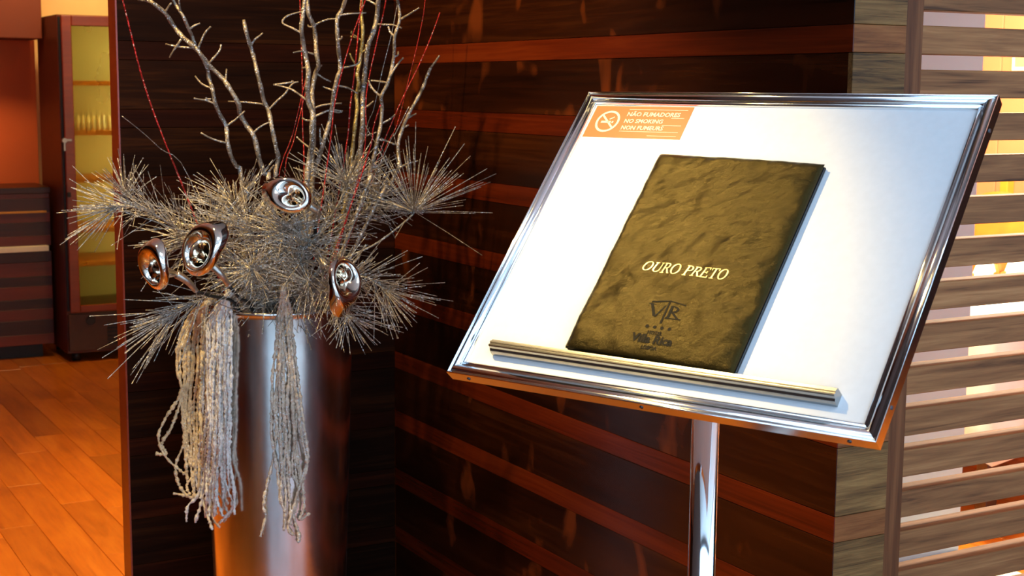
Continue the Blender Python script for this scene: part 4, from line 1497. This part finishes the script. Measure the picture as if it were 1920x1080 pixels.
# tumblers on the second shelf
bm = bmesh.new()
lathe(bm, [(0.0, 0.0), (0.0085, 0.0), (0.0105, 0.075), (0.0095, 0.075), (0.0078, 0.004), (0.0, 0.004)], 10)
tumb = bpy.data.meshes.new('tumbler')
bmesh.ops.recalc_face_normals(bm, faces=bm.faces)
bm.to_mesh(tumb)
bm.free()
tumb.materials.append(M['tumbler_glass'])
for rw, ty in ((0, 0.12), (1, 0.24)):
    for i in range(12):
        sx = 0.085 + i * 0.026 + (0.03 if i > 5 else 0)
        o = bpy.data.objects.new('tumbler', tumb)
        C.objects.link(o)
        o.location = B(FS + sx, FT + ty, shelf_z[1] + 0.0121)
        tag(o, 'slim clear tumbler in rows on the second shelf inside the cooler cabinet', 'glass', 'tumblers in the cooler cabinet')

ctr = thing('reception_counter', 'dark plank-clad reception counter standing before the terracotta wall', 'counter', B(-0.045, 5.96), AL)
CL = 1.5
bm = bmesh.new()
box(bm, -CL, -0.014, 0.014, 0.36, 0.07, 0.865)
obj('counter_body', bm, M['counter_dark'], ctr)
new_box('plinth', M['cab_dark'], ctr, (-CL, -0.05, 0.05, 0.34, 0.0, 0.07))
zz = 0.072
i = 0
hs = [0.055, 0.075, 0.06, 0.05, 0.07, 0.05, 0.075]
while zz < 0.55:
    h = hs[i % len(hs)]
    p = plank('plank', M['counter_red'] if i % 2 == 0 else M['counter_dark'], ctr, CL, min(h, 0.565 - zz), (-CL, 0.0, zz), 0, 0.0135)
    zz += h
    i += 1
zz = 0.595
while zz < 0.86:
    h = hs[(i + 2) % len(hs)]
    plank('plank', M['counter_red'] if i % 2 == 0 else M['counter_dark'], ctr, CL, min(h, 0.866 - zz), (-CL, 0.0, zz), 0, 0.0135)
    zz += h
    i += 1
new_box('white_ledge', M['white_board_strip'], ctr, (-CL, -0.018, -0.035, 0.013, 0.566, 0.594), 0.002)
new_box('countertop', M['counter_dark'], ctr, (-CL, 0.004, -0.01, 0.365, 0.866, 0.898), 0.003)
new_box('rail_strip', M['shelf_edge'], ctr, (-CL, -0.018, -0.010, -0.0005, 0.765, 0.775), 0.001)

# ================================================================== DINING ROOM: tables and chairs
def dining_table(label, s0, t0, w_, d_, drop):
    t = thing('dining_table', 'square wooden dining table under ' + label, 'table', B(s0, t0), AL)
    new_box('tabletop', M['chair_wood'], t, (0.02, w_ - 0.02, 0.02, d_ - 0.02, 0.715, 0.742), 0.003)
    for x_ in (0.08, w_ - 0.08):
        for y_ in (0.08, d_ - 0.08):
            new_box('leg', M['chair_wood'], t, (x_ - 0.025, x_ + 0.025, y_ - 0.025, y_ + 0.025, 0.0, 0.715), 0.003)
    # cloth: top plus a skirt with soft folds that flares at the corners
    bm = bmesh.new()
    per = []
    N = 26
    for k_ in range(N):
        per.append((w_ * k_ / N, 0.0))
    for k_ in range(N):
        per.append((w_, d_ * k_ / N))
    for k_ in range(N):
        per.append((w_ * (1 - k_ / N), d_))
    for k_ in range(N):
        per.append((0.0, d_ * (1 - k_ / N)))
    rows = []
    for j in range(6):
        q = j / 5
        row = []
        for i_, (x_, y_) in enumerate(per):
            cx_, cy_ = (x_ - w_ / 2), (y_ - d_ / 2)
            ex, ey = abs(cx_) / (w_ / 2), abs(cy_) / (d_ / 2)
            cf = max(0, min(ex, ey) - 0.75) / 0.25
            out = 0.004 + q * (0.012 + 0.012 * math.sin(i_ * 1.15) + 0.07 * cf)
            nx_, ny_ = (math.copysign(1, cx_) if ex >= 0.999 else 0), (math.copysign(1, cy_) if ey >= 0.999 else 0)
            row.append(bm.verts.new((x_ + nx_ * out, y_ + ny_ * out, 0.752 - 0.004 * (j > 0) - q * drop * (1 + 0.12 * cf))))
        rows.append(row)
    M4 = len(per)
    for j in range(5):
        for i_ in range(M4):
            f = bm.faces.new((rows[j][i_], rows[j + 1][i_], rows[j + 1][(i_ + 1) % M4], rows[j][(i_ + 1) % M4]))
            f.smooth = True
    bm.faces.new(rows[0])
    c = obj('tablecloth', bm, M['cloth'])
    c.location = B(s0, t0)
    c.rotation_euler = (0, 0, AL)
    so = c.modifiers.new('solid', 'SOLIDIFY')
    so.thickness = 0.003
    so.offset = 1
    tag(c, label, 'tablecloth')


dining_table('white tablecloth nearest behind the slats, its corner draping down', 1.93, 1.40, 1.3, 1.5, 0.44)


def chair(label, s, t_, rot):
    t = thing('dining_chair', label, 'chair', B(s, t_), AL + rot)
    for x_ in (-0.2, 0.2):
        for y_ in (-0.2, 0.2):
            bm = bmesh.new()
            tube(bm, [(x_, y_, 0.0), (x_ * 0.95, y_ * 0.95, 0.42)], [0.014, 0.02], 8)
            obj('leg', bm, M['chair_wood'], t)
    new_box('seat', M['gold_cloth'], t, (-0.225, 0.225, -0.225, 0.225, 0.42, 0.475), 0.02)
    bm = bmesh.new()
    N = 18
    for y0_, y1_ in ((0.20, 0.245),):
        out = [(-0.215, 0.47)] + [(-0.215 * math.cos(PI * k_ / N), 0.84 + 0.15 * math.sin(PI * k_ / N)) for k_ in range(N + 1)] + [(0.215, 0.47)]
        a_ = [bm.verts.new((x_, y0_ + (z_ - 0.47) * 0.12, z_)) for x_, z_ in out]
        b_ = [bm.verts.new((x_, y1_ + (z_ - 0.47) * 0.12, z_)) for x_, z_ in out]
        for i_ in range(len(out)):
            bm.faces.new((a_[i_], a_[(i_ + 1) % len(out)], b_[(i_ + 1) % len(out)], b_[i_]))
        bm.faces.new(a_)
        bm.faces.new(b_[::-1])
    obj('backrest', bm, M['gold_cloth'], t, 0.012, 3)
    return t


chair('gold upholstered dining chair tucked under the far side of the table', 3.08, 2.70, -PI / 2)
chair('gold upholstered dining chair by the near corner of the ochre wall', 3.02, 1.95, -PI / 2)


def napkin(label, s, t_):
    """a pleated fan standing on the cloth"""
    t = thing('napkin', label, 'napkin', B(s, t_, 0.7535), AL + 0.5)
    bm = bmesh.new()
    N = 14
    for dy in (0.0,):
        cen_f = bm.verts.new((0, -0.006, 0.0))
        cen_b = bm.verts.new((0, 0.006, 0.0))
        fr, bk = [], []
        for k_ in range(N + 1):
            a_ = PI * (0.14 + 0.72 * k_ / N)
            r_ = 0.155 if k_ % 2 else 0.150
            yy = 0.007 if k_ % 2 else -0.007
            fr.append(bm.verts.new((r_ * math.cos(a_) * 0.62, yy - 0.004, r_ * math.sin(a_))))
            bk.append(bm.verts.new((r_ * math.cos(a_) * 0.62, yy + 0.004, r_ * math.sin(a_))))
        for k_ in range(N):
            bm.faces.new((cen_f, fr[k_], fr[k_ + 1]))
            bm.faces.new((cen_b, bk[k_ + 1], bk[k_]))
            bm.faces.new((fr[k_], bk[k_], bk[k_ + 1], fr[k_ + 1]))
        bm.faces.new((cen_f, cen_b, bk[0], fr[0]))
        bm.faces.new((cen_b, cen_f, fr[N], bk[N]))
    obj('fan', bm, M['gold_cloth'], t)
    new_box('fold', M['gold_cloth'], t, (-0.035, 0.035, -0.016, 0.016, 0.0, 0.030), 0.004)


napkin('yellow fan-folded napkin standing left on the white tablecloth', 2.27, 1.85)
napkin('yellow fan-folded napkin standing right on the white tablecloth', 2.42, 1.84)

pic = thing('picture', 'small grey picture hanging on the ochre wall', 'picture', B(3.593, 2.87, 1.52), AL - PI / 2)
new_box('picture_frame', M['cream_stone'], pic, (0, 0.5, -0.018, 0, 0, 0.16), 0.003)
new_box('picture_sheet', M['picture_grey'], pic, (0.02, 0.48, -0.021, -0.017, 0.02, 0.14))
